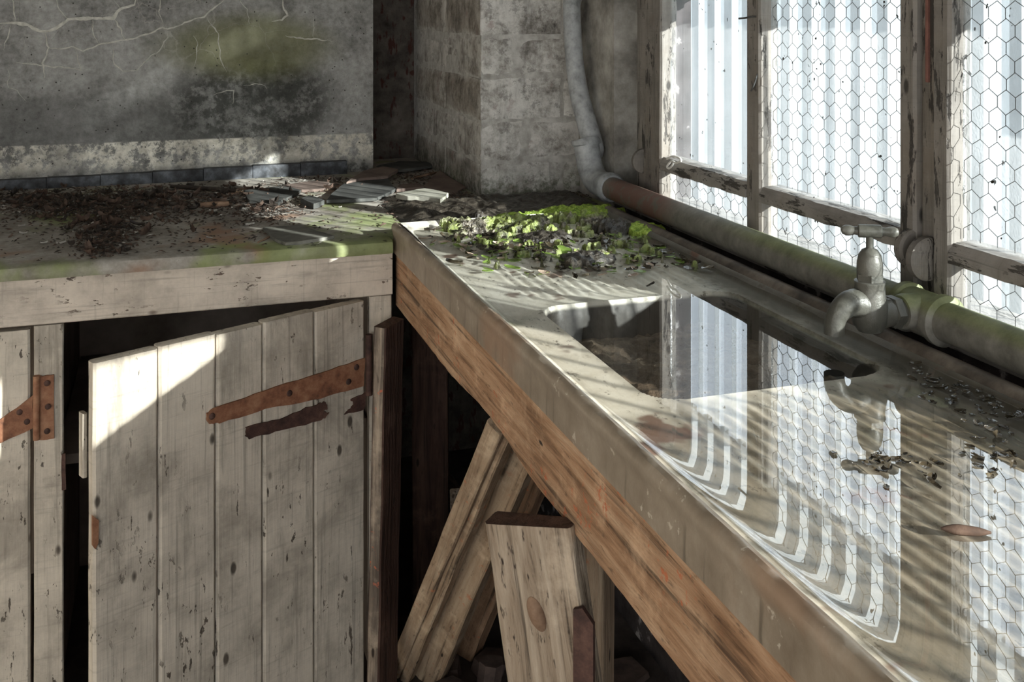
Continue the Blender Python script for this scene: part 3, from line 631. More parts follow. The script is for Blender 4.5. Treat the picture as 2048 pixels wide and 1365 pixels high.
# open door
H = Vector((.394, 2.160, 0)); F = Vector((-.117, 1.918, 0)); DU = (F-H).normalized(); DN = Vector((-DU.y, DU.x, 0));
if DN.y > 0: DN = -DN
DW = (F-H).length
def dpt(px, py, off=0.0):
    """pixel -> point on the open door's face"""
    d = ray(px, py); o_ = Vector((0, 0, CZ)); base = H+DN*off; k = (base-o_).dot(DN)/d.dot(DN); return o_+d*k
TD = .026
bm = bx(0, 1, 0, 1, 0, 1); bm.free()
bm = bmesh.new(); q = H-DN*(TD+.012)
ledge = board(DW-.06, .09, .022, 6, .001, .002, 2)
door = obj('door', ledge, M['paint'], cup, mtx=frame(H+DU*.02-DN*(TD+.012)+Vector((0, 0, .60)), H+DU*(DW-.02)-DN*(TD+.012)+Vector((0, 0, .60)), DN))
def dchild(nm, bm, mat):
    o = obj(nm, bm, mat); wm = o.matrix_basis.copy(); bpy.context.view_layer.update()
    o.parent = door; o.matrix_parent_inverse = (Matrix.Translation(cup.location) @ door.matrix_basis).inverted(); o.matrix_basis = wm; return o
def dchild_m(nm, bm, mat, m):
    o = obj(nm, bm, mat, mtx=m); o.parent = door; o.matrix_parent_inverse = (Matrix.Translation(cup.location) @ door.matrix_basis).inverted(); return o
tt = [((dpt(px, 720)-H).dot(DU)) for px in (730, 630, 527, 433, 318, 186)]
for i, (a, c) in enumerate(zip(tt, tt[1:])):
    a = max(a, .003); mid = (a+c)/2; top = .749+(.0015 if i % 2 else -.001)
    m = frame(H+DU*mid-DN*TD/2+Vector((0, 0, FL+.02)), H+DU*mid-DN*TD/2+Vector((0, 0, top)), DN)
    dchild_m('plank', board(top-FL-.02, c-a-.0022, TD, 18, .0009, .0045 if i else .003, i+30, .0), M['paint'], m)
dchild_m('ledger', board(DW-.06, .09, .022, 6, .001, .002, 4), M['paint'], frame(H+DU*.02-DN*(TD+.012)+Vector((0, 0, .08)), H+DU*(DW-.02)-DN*(TD+.012)+Vector((0, 0, .08)), DN))
def strap(pix, off, th, mat, nm='strap_hinge', amp=.0012, seed=3, n=5):
    pts = [dpt(x_, y_, off) for x_, y_ in pix]; rnd = random.Random(seed); out = []
    for i, p_ in enumerate(pts):
        q_ = pts[(i+1) % len(pts)]
        for k in range(n): out.append(p_.lerp(q_, k/n)+DU*rnd.uniform(-amp, amp)+Vector((0, 0, rnd.uniform(-amp, amp))))
    return dchild(nm, prism(out, DN*th), M[mat])
strap([(728, 716), (640, 746), (530, 780), (425, 818), (413, 826), (412, 840), (418, 847), (436, 846), (530, 818), (640, 796), (726, 772)], .001, .004, 'rust')
strap([(490, 856), (560, 837), (622, 812), (648, 804), (655, 816), (645, 822), (658, 826), (640, 842), (560, 862), (497, 878), (491, 872)], .0015, .003, 'rustdark', 'broken_strap', .002, 5)
strap([(730, 786), (700, 800), (708, 808), (698, 818), (688, 830), (728, 818)], .0015, .003, 'rustdark', 'strap_stub', .002, 6)
for px, py in ((579, 787), (697, 764), (424, 833), (713, 735)):
    p_ = dpt(px, py, .005); bm = bmesh.new(); lathe([(.0062, 0), (.0062, .001), (.0045, .0028), (.001, .0034)], (0, 0, 0), 'z', 12, bm)
    dchild_m('screw', bm, M['rustdark'], frame(p_, p_+DN, (1, 0, 0)))
dchild('hinge_pin', tube([H+Vector((.004, -.010, .555)), H+Vector((.004, -.010, .68))], .0075, 12), M['rustdark'])
e_ = F-DN*TD*.5
dchild('latch_plate', prism([dpt(x_, y_, .001) for x_, y_ in ((183, 1030), (196, 1040), (195, 1085), (189, 1098), (183, 1090))], DN*.004), M['rust'])
m = frame(F-DN*(TD+.014)+DU*.002+Vector((0, 0, .545)), F-DN*(TD+.014)+DU*.002+Vector((0, 0, .655)), DN); dchild_m('batten_end', board(.11, .008, .02, 4, .001, .002, 3), M['paint'], m)
# closed door on the far left
ld = obj('door', board(.56, .09, .02, 5, .001, .002, 6), M['paint'], cup, mtx=frame((-.82, 2.206, .6), (-.26, 2.206, .6), (0, -1, 0)))
ldm = (Matrix.Translation(cup.location) @ ld.matrix_basis).inverted()
def lchild(nm, bm, mat, m=None):
    o = obj(nm, bm, mat, mtx=m); o.parent = ld; o.matrix_parent_inverse = ldm; return o
for i in range(5):
    x1 = -.2435-i*.115; lchild('plank', board(.747-FL-.02, .113, .024, 14, .0009, .004, 50+i), M['paint'], frame((x1-.0565, 2.176, FL+.02), (x1-.0565, 2.176, .747), (0, -1, 0)))
def onf(px, py, y=2.162): return P(px, py, 1, y)
def fprism(pix, y, th, amp=.0008, n=4, seed=2):
    rnd = random.Random(seed); pts = [onf(a, c, y) for a, c in pix]; out = []
    for i, p_ in enumerate(pts):
        for k in range(n): out.append(p_.lerp(pts[(i+1) % len(pts)], k/n)+Vector((rnd.uniform(-amp, amp), 0, rnd.uniform(-amp, amp))))
    return prism(out, (0, -th, 0))
lchild('strap_hinge', fprism([(66, 791), (66, 856), (0, 886), (-60, 908), (-60, 864), (0, 840)], 2.163, .004), M['rust'])
lchild('hinge_plate', fprism([(80, 752), (108, 749), (108, 876), (80, 880)], 2.1655, .004), M['rust'])
lchild('hinge_pin', tube([onf(73, 752, 2.160), onf(73, 880, 2.160)], .0062, 12), M['rust'])
for px, py in ((94, 767), (96, 814), (94, 863), (39, 825), (54, 844)):
    p_ = onf(px, py, 2.159); bm = lathe([(.0055, 0), (.0055, .001), (.004, .0025), (.001, .003)], (0, 0, 0), 'z', 12)
    lchild('screw', bm, M['rustdark'], frame(p_, p_+Vector((0, -1, 0)), (1, 0, 0)))
obj('keeper', fprism([(123, 908), (131, 906), (132, 978), (124, 980)], 2.166, .004), M['rustdark'], cup)

# ================================================================== sink
sink = thing('sink', 'long beige fireclay sink with grooved drainers, full of still water', 'sink', (.70, 1.25, .838))
X0, X1, Y0, Y1 = .468, .936, .25, 2.172
BX0, BX1, BY0, BY1, BR = .548, .884, 1.125, 1.540, .045
def bsdf_(x, y):
    cx, cy = (BX0+BX1)/2, (BY0+BY1)/2; qx, qy = abs(x-cx)-(BX1-BX0)/2+BR, abs(y-cy)-(BY1-BY0)/2+BR
    return math.hypot(max(qx, 0), max(qy, 0))+min(max(qx, qy), 0)-BR
def bowl():
    bm = bmesh.new(); xs = [X0+(X1-X0)*i/156 for i in range(157)]
    ys = []; y = Y0
    while y < Y1:
        ys.append(y); y += .0035 if 1.09 < y < 1.58 else .014
    ys.append(Y1); G = []
    for y in ys:
        row = []
        for x in xs:
            z = .8855+.0045*smooth(1.6, 2.15, y)
            gx = smooth(.54, .56, x)*(1-smooth(.885, .905, x)); gy = (1-smooth(1.07, 1.10, y))+smooth(1.58, 1.60, y)*(1-smooth(1.86, 1.90, y))
            z += .0012*math.cos((x-.55)/.019*2*math.pi)*gx*gy
            d = bsdf_(x, y); z -= .115*smooth(.002, -.022, d) if False else .115*(1-smooth(-.022, .002, d))
            z += .0015*math.exp(-(d/.008)**2) if d > 0 else 0
            e = min(x-X0, X1-x, Y1-y); z += .012*(1-smooth(0, .016, e))
            row.append(bm.verts.new((x, y, z)))
        G.append(row)
    for a, c in zip(G, G[1:]):
        for i in range(len(xs)-1): bm.faces.new((a[i], a[i+1], c[i+1], c[i]))
    return bm
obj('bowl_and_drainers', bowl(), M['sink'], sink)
def rimsweep(prof, a, b_, along='y', seed=0, amp=.0016, mir=1):
    bm = bmesh.new(); n = int(abs(b_-a)/.008); R = []
    for i in range(n+1):
        s = a+(b_-a)*i/n; r = []
        for j, (u, z) in enumerate(prof):
            top = smooth(.888, .9, z); k = amp*(nz((s*38, u*60, z*60), 1, seed)*.8+nz((s*9, 0, 1), 1, seed)*.9)*top
            r.append(bm.verts.new((u-k*.6, s, z+k) if along == 'y' else (s, u+k*.4, z+k)))
        R.append(r)
    m = len(prof)
    for p_, q_ in zip(R, R[1:]):
        for j in range(m): bm.faces.new((p_[j], p_[(j+1) % m], q_[(j+1) % m], q_[j]))
    bm.faces.new(R[0][::-1]); bm.faces.new(R[-1])
    return bm
FR = [(.462, .838), (.456, .838), (.4555, .845), (.4565, .872), (.4545, .880), (.4520, .888), (.4525, .8945), (.4560, .8995), (.4610, .9015), (.4670, .8995), (.4715, .8955), (.474, .890), (.474, .878), (.474, .838)]
obj('front_rim', rimsweep(FR, .22, 2.186, seed=1, amp=.0022), M['rim'], sink)
BRP = [(.934, .850), (.934, .888), (.936, .897), (.9415, .9045), (.949, .9075), (.957, .9060), (.963, .900), (.965, .890), (.965, .850)]
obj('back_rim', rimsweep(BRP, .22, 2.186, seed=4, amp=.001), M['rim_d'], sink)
FP = [(2.170, .850), (2.168, .893), (2.171, .8985), (2.178, .9005), (2.185, .899), (2.189, .894), (2.190, .850)]
obj('end_rim', rimsweep(FP, .462, .936, 'x', seed=6, amp=.0012), M['rim'], sink)
# silt on the basin floor
bm = bmesh.new(); G = []
for i in range(61):
    row = []
    for j in range(73):
        x = BX0+.012+(BX1-BX0-.024)*i/60; y = BY0+.012+(BY1-BY0-.024)*j/72
        row.append(bm.verts.new((x, y, .836+.010*nz((x*14, y*14, 0), 1)+.006*nz((x*45, y*45, 2), 1)+.004*nz((x*110, y*110, 5), 1)+.012*smooth(1.5, 1.2, y))))
    G.append(row)
for a, c in zip(G, G[1:]):
    for j in range(72): bm.faces.new((a[j], a[j+1], c[j+1], c[j]))
o = obj('silt', bm, M['silt']); setp(o, 'brown silt lying at the bottom of the flooded sink basin', 'silt', kind='stuff')
# water, curling up where it meets the rim
bm = bmesh.new(); xs = [.4745, .4752, .476, .477, .478, .4795, .481, .483, .486, .49, .495, .50]+[.50+(.93-.50)*i/30 for i in range(1, 31)]+[.9325, .9345]
ys = [.25+(2.166-.25)*i/120 for i in range(121)]; G = []
for x in xs:
    e = x-.4745; e2 = .9345-x
    G.append([bm.verts.new((x, y, .8930+.0036*math.exp(-e/.0062)+.0015*math.exp(-e2/.003)+.0010*math.exp(-max(0, 2.166-y)/.004))) for y in ys])
for a, c in zip(G, G[1:]):
    for j in range(120): bm.faces.new((a[j], a[j+1], c[j+1], c[j]))
o = obj('water', bm, M['water']); setp(o, 'still water filling the long sink, mirroring the window', 'water', kind='stuff')

# timber beam carrying the sink front
bm = bmesh.new(); R = []
for i in range(121):
    y = .20+(2.19-.20)*i/120
    zb = .722+.004*nz((y*5, 0, 0), 1)+.0025*nz((y*30, 1, 0), 1)+.012*smooth(1.75, 1.55, y)*smooth(1.30, 1.5, y)
    R.append([bm.verts.new(q) for q in ((.4625, y, .8385), (.4625, y, zb+.004), (.4655, y, zb), (.497, y, zb), (.497, y, .8385))])
for a, c in zip(R, R[1:]):
    for j in range(5): bm.faces.new((a[j], a[(j+1) % 5], c[(j+1) % 5], c[j]))
bm.faces.new(R[0][::-1]); bm.faces.new(R[-1])
o = obj('timber_beam', bm, M['beam']); setp(o, 'rough orange-brown timber beam running under the sink front', 'beam')

# ================================================================== pipe and tap
pipe = thing('water_pipe', 'thick old water pipe running along the window and bending up the pier', 'pipe', (.99, 1.2, .90))
PZc, PX = .933, .990
obj('straight_pipe', tube([(PX+.001*nz((0, y*.1, 0), 1), .2+2.085*y/40, PZc) for y in range(41)], .0262, 28), M['pipe'], pipe)
el = spline([(PX, 2.262, PZc), (PX, 2.315, PZc), (PX-.001, 2.352, PZc+.006), (PX-.004, 2.378, PZc+.030), (PX-.008, 2.388, PZc+.070), (PX-.010, 2.392, PZc+.092)], 6)
obj('elbow', tube(el, .0315, 28), M['galv'], pipe)
obj('collar', tube([(PX, 2.255, PZc), (PX, 2.262, PZc), (PX, 2.272, PZc), (PX, 2.276, PZc)], [.031, .0355, .0355, .032], 28), M['galv'], pipe)
obj('collar', tube([(PX-.0095, 2.391, PZc+.084), (PX-.010, 2.392, PZc+.088), (PX-.010, 2.392, PZc+.097), (PX-.0105, 2.393, PZc+.101)], [.031, .0355, .0355, .031], 28), M['galv'], pipe)
rp = [(PX-.010, 2.392, PZc+.075)]+[tuple(P(px, py, 1, yy)) for px, py, yy in ((1187, 300, 2.40), (1172, 240, 2.425), (1157, 180, 2.455), (1149, 120, 2.48), (1145, 60, 2.50), (1143, 0, 2.51), (1142, -80, 2.515))]+[(.905, 2.515, 2.4)]
rpt = spline(rp, 8); obj('riser', tube(rpt, [.0275-.0045*min(1, i/30) for i in range(len(rpt))], 28), M['galv'], pipe)
TY = 1.192
for dy in (-.036, .036): obj('tee_collar', tube([(PX, TY+dy-.008, PZc), (PX, TY+dy-.005, PZc), (PX, TY+dy+.005, PZc), (PX, TY+dy+.008, PZc)], [.030, .0345, .0345, .030], 28), M['pipe'], pipe)
obj('tee', tube([(PX, TY-.04, PZc), (PX, TY+.04, PZc)], .0305, 28), M['pipe'], pipe)
obj('tee_branch', tube([(PX-.005, TY, PZc+.004), (PX-.036, TY, PZc+.006), (PX-.041, TY, PZc+.006)], [.024, .024, .022], 24), M['pipe'], pipe)

tap = thing('bib_tap', 'old limescaled brass tap with crosshead handle over the sink', 'tap', (.90, TY, .919))
AX, AZ = .900, .944
bm = lathe([(.006, -.0285), (.016, -.026), (.0225, -.016), (.0245, -.003), (.0235, .010), (.0205, .024), (.0195, .036), (.0205, .038), (.0205, .041), (.018, .042)], (AX, TY, AZ), 'z', 32); obj('body', bm, M['brass'], tap)
sp = spline([(AX-.004, TY, AZ+.004), (AX-.020, TY, AZ+.013), (AX-.036, TY, AZ+.012), (AX-.050, TY, AZ+.001), (AX-.0555, TY, AZ-.013), (AX-.0562, TY, AZ-.025)], 7)
obj('spout', tube(sp, [.021-.0075*min(1, i/24) for i in range(len(sp))], 24), M['brass'], tap)
obj('inlet', tube([(AX, TY, AZ-.004), (AX+.018, TY, AZ-.004), (AX+.032, TY, AZ-.004), (AX+.052, TY, AZ-.005)], [.020, .0205, .0185, .0175], 24), M['brass'], tap)
bm = lathe([(.019, -.007), (.0225, -.0055), (.0225, .0055), (.019, .007)], (AX+.038, TY, AZ-.004), 'x', 6); obj('inlet_nut', bm, M['brass'], tap, sm=False)
bm = lathe([(.016, .040), (.0185, .0415), (.0185, .051), (.016, .0525)], (AX, TY, AZ), 'z', 6); obj('hex_nut', bm, M['brass'], tap, sm=False)
bm = lathe([(.0165, .050), (.0172, .056), (.0168, .066), (.0148, .076), (.0105, .083), (.0055, .0855), (.005, .086)], (AX, TY, AZ), 'z', 28); obj('bonnet', bm, M['brass'], tap)
bm = lathe([(.0054, .082), (.0050, .086), (.0050, .099), (.0062, .104)], (AX, TY, AZ), 'z', 18); obj('spindle', bm, M['brass'], tap)
hd = Vector((.86, -.51, 0)); hc = Vector((AX, TY, AZ+.108)); hp, hr = [], []
for s, r in ((-.037, .002), (-.036, .0055), (-.031, .0082), (-.026, .0080), (-.020, .0062), (-.016, .0068), (-.0145, .0098), (-.013, .0102), (.013, .0102), (.0145, .0098), (.016, .0068), (.020, .0062), (.026, .0080), (.031, .0082), (.036, .0055), (.037, .002)): hp.append(hc+hd*s); hr.append(r*.88)
obj('handle', tube(hp, hr, 20), M['brass'], tap)

# ================================================================== timbers under the sink
CAMF = Vector((-S_, -C_, 0))
def timber(name, label, p0, p1, W, T, face, mat, seg=14, jit=.002, seed=0, chop=.003, cat='timber', par=None, foot=True, endmat=None, sidemat=False):
    """p0 lower end, p1 upper end; the face of width W looks along face"""
    p0, p1 = Vector(p0), Vector(p1)
    if foot: p0 = p1+(p0-p1)*((p1.z-FL)/(p1.z-p0.z))
    L = (p1-p0).length; o = obj(name, board(L, W, T, seg, jit, .003, seed, chop), M[mat], par, mtx=frame(p0, p1, face))
    if label: setp(o, label, cat)
    if endmat:
        o.data.materials.append(M[endmat])
        for f in o.data.polygons:
            if abs(f.normal.z) > .7 or (sidemat and abs(f.normal.x) > .5): f.material_index = 1
    return o
# split strut: two halves with a long crack
A1 = thing('split_strut', 'cracked pale strut leaning under the sink beside the dark post', 'timber', (.44, 2.1, FL))
fa = Vector((-.75, -.66, 0))
def up(p0, p1, z=.712): p0, p1 = Vector(p0), Vector(p1); return p0+(p1-p0)*((z-p0.z)/(p1.z-p0.z))
def strutpts(a, xa, c, xc, z=.712): p0, p1 = P(*a, 0, xa), P(*c, 0, xc); return p0, up(p0, p1, z)
timber('strut_half', None, *strutpts((784, 1365), .480, (986, 880), .490), .032, .032, fa, 'pale', seed=11, par=A1)
timber('strut_half', None, *strutpts((811, 1365), .497, (1000, 905), .507), .022, .030, fa, 'pale', seed=13, par=A1)
timber('strut', 'broad pale strut with worm holes leaning behind the front plank', *strutpts((852, 1365), .540, (1024, 940), .552), .066, .034, fa, 'pale', seed=15)
timber('strut', 'orange-lit strut standing behind the broad pale one, darker at its foot', *strutpts((900, 1365), .640, (1044, 985), .640), .075, .045, fa, 'beam2', seed=17)
timber('front_plank', 'short grey plank with a bolt head leaning nearest under the beam', (.515, 1.155, 0), (.424, 1.208, .727), .116, .032, Vector((-.70, -.71, .05)), 'grey', seed=21, jit=.0025, chop=.004, cat='plank', endmat='darkwood')
pk = bpy.data.objects['front_plank']
def onplank(px, py, off):
    m = pk.matrix_basis; n_ = -(m.to_3x3() @ Vector((0, 1, 0))); c0 = m.translation+n_*(.016+off); d = ray(px, py); o_ = Vector((0, 0, CZ)); return o_+d*((c0-o_).dot(n_)/d.dot(n_)), n_
p_, n_ = onplank(1074, 1228, -.001); bm = bmesh.new(); lathe([(.012, 0), (.012, .002), (.009, .006), (.004, .0085), (.001, .009)], (0, 0, 0), 'z', 20, bm)
for v in bm.verts: v.co.y *= .9; v.co.x *= 1.75
mt = frame(p_, p_+n_, pk.matrix_basis.to_3x3() @ Vector((1, 0, .25)))
def pchild(nm, bm, mat, m=None):
    o = obj(nm, bm, mat, mtx=m); o.parent = pk; o.matrix_parent_inverse = pk.matrix_basis.inverted(); return o
bolt = pchild('bolt_head', bm, M['bark'], mt)
pts = [onplank(a, c, 0)[0] for a, c in ((1150, 1214), (1168, 1212), (1190, 1245), (1190, 1420), (1150, 1420))]; pchild('iron_strap', prism(pts, n_*.006), M['rustdark'])
timber('leg', 'slim upright leg under the sink just right of the front plank', (.548, 1.292, 0), (.548, 1.296, .764), .028, .07, (-.6, -.8, 0), 'pale', seed=23, cat='leg')
timber('post', 'dark upright post with a scuffed pale edge in the cupboard corner', (.412, 2.085, 0), (.430, 2.100, .716), .027, .085, Vector((-.62, -.78, 0)), 'post', seed=25, jit=.0018, cat='post', endmat='darkwood', sidemat=True)
timber('post', 'dark brown board standing behind the scuffed post', (.600, 2.445, 0), (.600, 2.445, .84), .085, .03, CAMF, 'darkwood', seed=27, cat='post')
timber('bracket', 'short grey bracket board jutting out low in the shadow under the sink', P(868, 935, 0, .72), P(912, 1000, 0, .66), .03, .05, (0, 0, 1), 'grey', seed=29, cat='board', foot=False)
rb = random.Random(5)
for i in range(26):
    x, y = rb.uniform(.45, .98), rb.uniform(1.35, 2.4); r = rb.uniform(.03, .075); n = rb.randint(4, 6); a0 = rb.uniform(0, 6)
    pts = [Vector((x+r*math.cos(a0+k*6.283/n)*rb.uniform(.6, 1), y+r*math.sin(a0+k*6.283/n)*rb.uniform(.6, 1), FL+.001)) for k in range(n)]
    o = obj('rubble_shard', prism(pts, (rb.uniform(-.01, .01), rb.uniform(-.01, .01), rb.uniform(.012, .05))), M['rubble'], sm=False)
    setp(o, 'broken shard of rubble on the dark floor under the sink', 'rubble', 'rubble under the sink')

# ================================================================== slates and debris on the worktop
def slate(label, pix, z, th, mat, tilt=0.0, seed=1, amp=.003):
    pts = [PZ(a, c, z) for a, c in pix]; pts = jag(pts, amp, 4, seed); cy = sum(p.y for p in pts)/len(pts)
    for p in pts: p.z = z-th+tilt*(p.y-cy)
    o = obj('slate', prism(pts, (0, 0, th), bev=.0015), M[mat], sm=False); setp(o, label, 'slate', 'broken slates on the worktop'); return o
ZS = .8702
slate('flat grey slate lying by itself at the front of the worktop', [(523, 455), (560, 452), (601, 450), (670, 472), (572, 486), (548, 478)], ZS+.007, .007, 'slate_g', seed=2)
slate('pale thick slate with greenish top near the pier', [(792, 387), (850, 376), (897, 386), (882, 398), (850, 394), (806, 391)], ZS+.022, .012, 'slate_p', seed=3)
slate('rubble lump supporting the pale slate', [(812, 398), (850, 392), (880, 402), (868, 410), (836, 404)], ZS+.010, .010, 'slate_d', seed=33)
slate('large dark slate with a lit corner in the middle of the heap', [(653, 400), (677, 374), (706, 357), (772, 350), (790, 378), (753, 396)], ZS+.012, .008, 'slate_d', seed=4)
slate('small reddish slate wedged between the dark one and the pale one', [(792, 379), (846, 374), (841, 366), (802, 368)], ZS+.012, .008, 'slate_r', seed=5)
slate('pale brown slate lying against the back wall', [(567, 370), (621, 362), (660, 364), (650, 377), (601, 380)], ZS+.008, .007, 'slate_r', seed=6)
slate('thick black offcut resting in front of the heap', [(601, 396), (621, 390), (649, 400), (628, 408)], ZS+.014, .013, 'slate_d', seed=7, amp=.0015)
slate('reddish slate tilted over the corner of the back wall', [(694, 361), (726, 343), (767, 336), (799, 340), (775, 350), (716, 355)], ZS+.022, .008, 'slate_r', .05, seed=8)
slate('dark slate lying deep in the recess', [(752, 332), (800, 322), (865, 324), (865, 331), (799, 340)], ZS+.014, .008, 'slate_d', seed=9)
slate('mossy dark slate half buried in litter', [(487, 380), (567, 372), (603, 380), (556, 406), (499, 402)], ZS+.009, .008, 'slate_d', seed=10)
slate('brown slate leaning along the foot of the pier', [(845, 372), (880, 345), (930, 372), (905, 384)], ZS+.010, .007, 'slate_r', .04, seed=11)
def stick(label, a, c, r, mat, z=ZS, cat='stick', bend=.004, nm='stick'):
    p0, p1 = PZ(*a, z), PZ(*c, z); p0.z = p1.z = z+r; pts = [p0.lerp(p1, k/8)+Vector((0, bend*nz((k*.6, a[0], 0), 1), .25*bend*abs(nz((k*.7, c[0], 1), 1)))) for k in range(9)]
    o = obj(nm, tube(pts, [r*(.75+.25*math.sin(math.pi*(k+.5)/9)) for k in range(9)], 9), M[mat]); setp(o, label, cat)
stick('curl of pale brown bark on the middle of the worktop', (400, 417), (458, 414), .0075, 'bark', cat='bark', nm='bark_curl')
stick('long dark stick lying along the back of the worktop', (342, 377), (470, 386), .006, 'leaf_d')
stick('thin pale stick beside the flat slate at the front', (516, 487), (553, 470), .0022, 'bark')
stick('pale lath poking out of the recess by the pier', (824, 361), (872, 348), .004, 'bark')
stick('black wet stick lying along the end of the sink', (893, 412), (965, 432), .006, 'leaf_d', ZS+.004)
stick('thin brown twig in the litter at the left', (150, 447), (198, 437), .0018, 'bark')
stick('dark twig left of the flat slate', (560, 424), (607, 420), .0025, 'leaf_d')
# leaf litter: a few leaf shapes, copied
def leafmesh(seed, L, Wd, curl, mat):
    rnd = random.Random(seed); bm = bmesh.new(); n = 5; R = []
    for i in range(n+1):
        t = i/n; wd = Wd*math.sin(math.pi*(.12+.8*t))*rnd.uniform(.75, 1.1)
        R.append([bm.verts.new(((t-.5)*L, s*wd+rnd.uniform(-.1, .1)*Wd, curl*(abs(s)*.9+(t-.5)**2*2.2)*rnd.uniform(.7, 1.2))) for s in (-1, 0, 1)])
    for a, c in zip(R, R[1:]):
        for j in range(2): bm.faces.new((a[j], a[j+1], c[j+1], c[j]))
    r = bmesh.ops.extrude_face_region(bm, geom=bm.faces[:]); 
    for v in r['geom']:
        if isinstance(v, bmesh.types.BMVert): v.co.z += .0008
    mn = min(v.co.z for v in bm.verts)
    for v in bm.verts: v.co.z -= mn
    bmesh.ops.recalc_face_normals(bm, faces=bm.faces)
    me = bpy.data.meshes.new('leaf_shape'); bm.to_mesh(me); bm.free(); me.materials.append(mat); return me
LM = [leafmesh(i, .030+.004*(i % 4), .007+.002*(i % 3), .006+.004*(i % 3), M[('leaf', 'leaf_d', 'leaf', 'leaf_d', 'leaf', 'leaf_d', 'leaf_d', 'leaf')[i]]) for i in range(8)]
LP = [leafmesh(60+i, .014+.004*i, .005, .004, M['leaf_p']) for i in range(3)]
rl = random.Random(11)
def scatter(name, meshes, n, zones, z, label, cat, group, smin=.5, smax=1.1, tilt=.25, stackz=.0, zn_names=None):
    tot = sum(q[4] for q in zones)
    for i in range(n):
        r = rl.uniform(0, tot)
        for zn in zones:
            r -= zn[4]
            if r <= 0: break
        px, py = rl.gauss(zn[0], zn[2]), rl.gauss(zn[1], zn[3])
        p = PZ(px, py, z)
        if name == 'dead_leaf' and (p.y > 3.05 or p.y < 2.17): continue
        o = bpy.data.objects.new(name, rl.choice(meshes)); C.objects.link(o)
        s = rl.uniform(smin, smax); o.scale = (s, s*rl.uniform(.7, 1.2), s)
        o.rotation_euler = (rl.gauss(0, tilt), rl.gauss(0, tilt), rl.uniform(0, 6.28)); p.z = z+.0005+rl.random()*stackz+.006*tilt; o.location = p
        ph = ' '+zn_names[zones.index(zn)] if zn_names else ''
        setp(o, label+ph, cat, group+ph)
ZN1 = ['at the left end', 'near the back wall', 'in the thick of the litter at the left', 'in the strip of litter reaching to the front edge', 'at the front end of the litter strip', 'by the bark curl', 'left of the flat slate', 'between the two litter patches', 'among the slates at the back']
Z1 = [(90, 398, 110, 12, 3), (280, 395, 60, 12, 2), (150, 420, 90, 12, 3), (210, 452, 40, 24, 1.8), (205, 492, 30, 16, .8), (430, 398, 80, 12, 2), (520, 420, 40, 14, 1.3), (330, 420, 60, 16, 1), (640, 372, 70, 10, .8)]
scatter('dead_leaf', LM, 265, Z1, ZS, 'small curled dead leaf', 'leaf', 'dead leaves on the worktop', .35, .95, .22, .004, ZN1)
Z2 = [(150, 430, 130, 40, 1), (480, 420, 90, 30, .6)]
scatter('pale_chip', LP, 22, Z2, ZS, 'tiny bleached chip', 'chip', 'bleached chips', .5, 1.0, .15, 0, ['on the left half of the worktop', 'in the middle of the worktop'])
# crumbs too fine to count
bm = bmesh.new(); rc = random.Random(3)
for i in range(11000):
    zn = rc.choices(Z1+[(300, 450, 260, 40, 2.4), (880, 415, 60, 14, 1.6), (1040, 392, 90, 9, 3.5), (840, 360, 40, 14, 1.2)], [q[4] for q in Z1]+[2.4, 1.6, 3.5, 1.2])[0]
    p = PZ(rc.gauss(zn[0], zn[2]), rc.gauss(zn[1], zn[3]), ZS)
    if not (-1.2 < p.x < 1.03 and 2.17 < p.y < 3.3) or (p.x > .59 and p.y < 2.2) or (p.x > .44 and p.y < 2.21) or (p.x < .59 and p.y > 3.065) or (p.x > .75 and p.y > 2.56): continue
    L_, W_, a = rc.uniform(.002, .009), rc.uniform(.001, .0035), rc.uniform(0, 6.28); h = rc.uniform(.0005, .004)
    u = Vector((math.cos(a), math.sin(a), rc.uniform(-.3, .3)))*L_; v = Vector((-math.sin(a), math.cos(a), rc.uniform(-.4, .4)))*W_; p.z += h
    q = [bm.verts.new(p+u*k+v*l) for k, l in ((-1, -.6), (.2, -1), (1, .3), (-.3, 1))]; top = bm.verts.new(p+Vector((0, 0, h*.8)))
    f = [bm.faces.new((q[k], q[(k+1) % 4], top)) for k in range(4)]
    mi = 2 if rc.random() < .03 else (0 if rc.random() < .5 else 1)
    for k in f: k.material_index = mi
o = obj('leaf_crumbs', bm, [M['leaf'], M['leaf_d'], M['leaf_p']], sm=False); setp(o, 'fine dark crumbs of rotted leaf strewn over the worktop', 'litter', kind='stuff')

# ================================================================== moss and flakes in the far half of the sink
def mossgrid(x0, x1, y0, y1, z, fn, step_=.0045):
    bm = bmesh.new(); nx, ny = int((x1-x0)/step_), int((y1-y0)/step_); V = {}
    for i in range(nx+1):
        for j in range(ny+1):
            x, y = x0+i*step_, y0+j*step_; h = fn(x, y)
            if h > 0: V[i, j] = bm.verts.new((x, y, z+h))
    for i in range(nx):
        for j in range(ny):
            q = [(i, j), (i+1, j), (i+1, j+1), (i, j+1)]
            if all(k in V for k in q): bm.faces.new([V[k] for k in q])
    for v in [v for v in bm.verts if not v.link_faces]: bm.verts.remove(v)
    for e in [e for e in bm.edges if e.is_boundary]:
        for v in e.verts: v.co.z = z-.004
    return bm
def mh(x, y):
    m = smooth(1.64, 1.86, y+.25*(x-.7))*smooth(.49, .60, x+.1*nz((x*9, y*9, 0), 1))*(1-smooth(.90, .935, x))
    n = nz((x*26, y*26, 0), 1)*.6+nz((x*60, y*60, 3), 1)*.5+nz((x*140, y*140, 7), 1)*.35
    big = smooth(2.0, 2.12, y)*.35
    h = n+.30*m-.37+big*m
    if m < .05: return -1
    return .004+.016*h*(1+.8*big) if h > 0 else -1
o = obj('moss', mossgrid(.475, .932, 1.66, 2.165, .8925, mh, .0035), M['moss']); setp(o, 'wet green moss and mud over the far drainer of the sink', 'moss', kind='stuff')
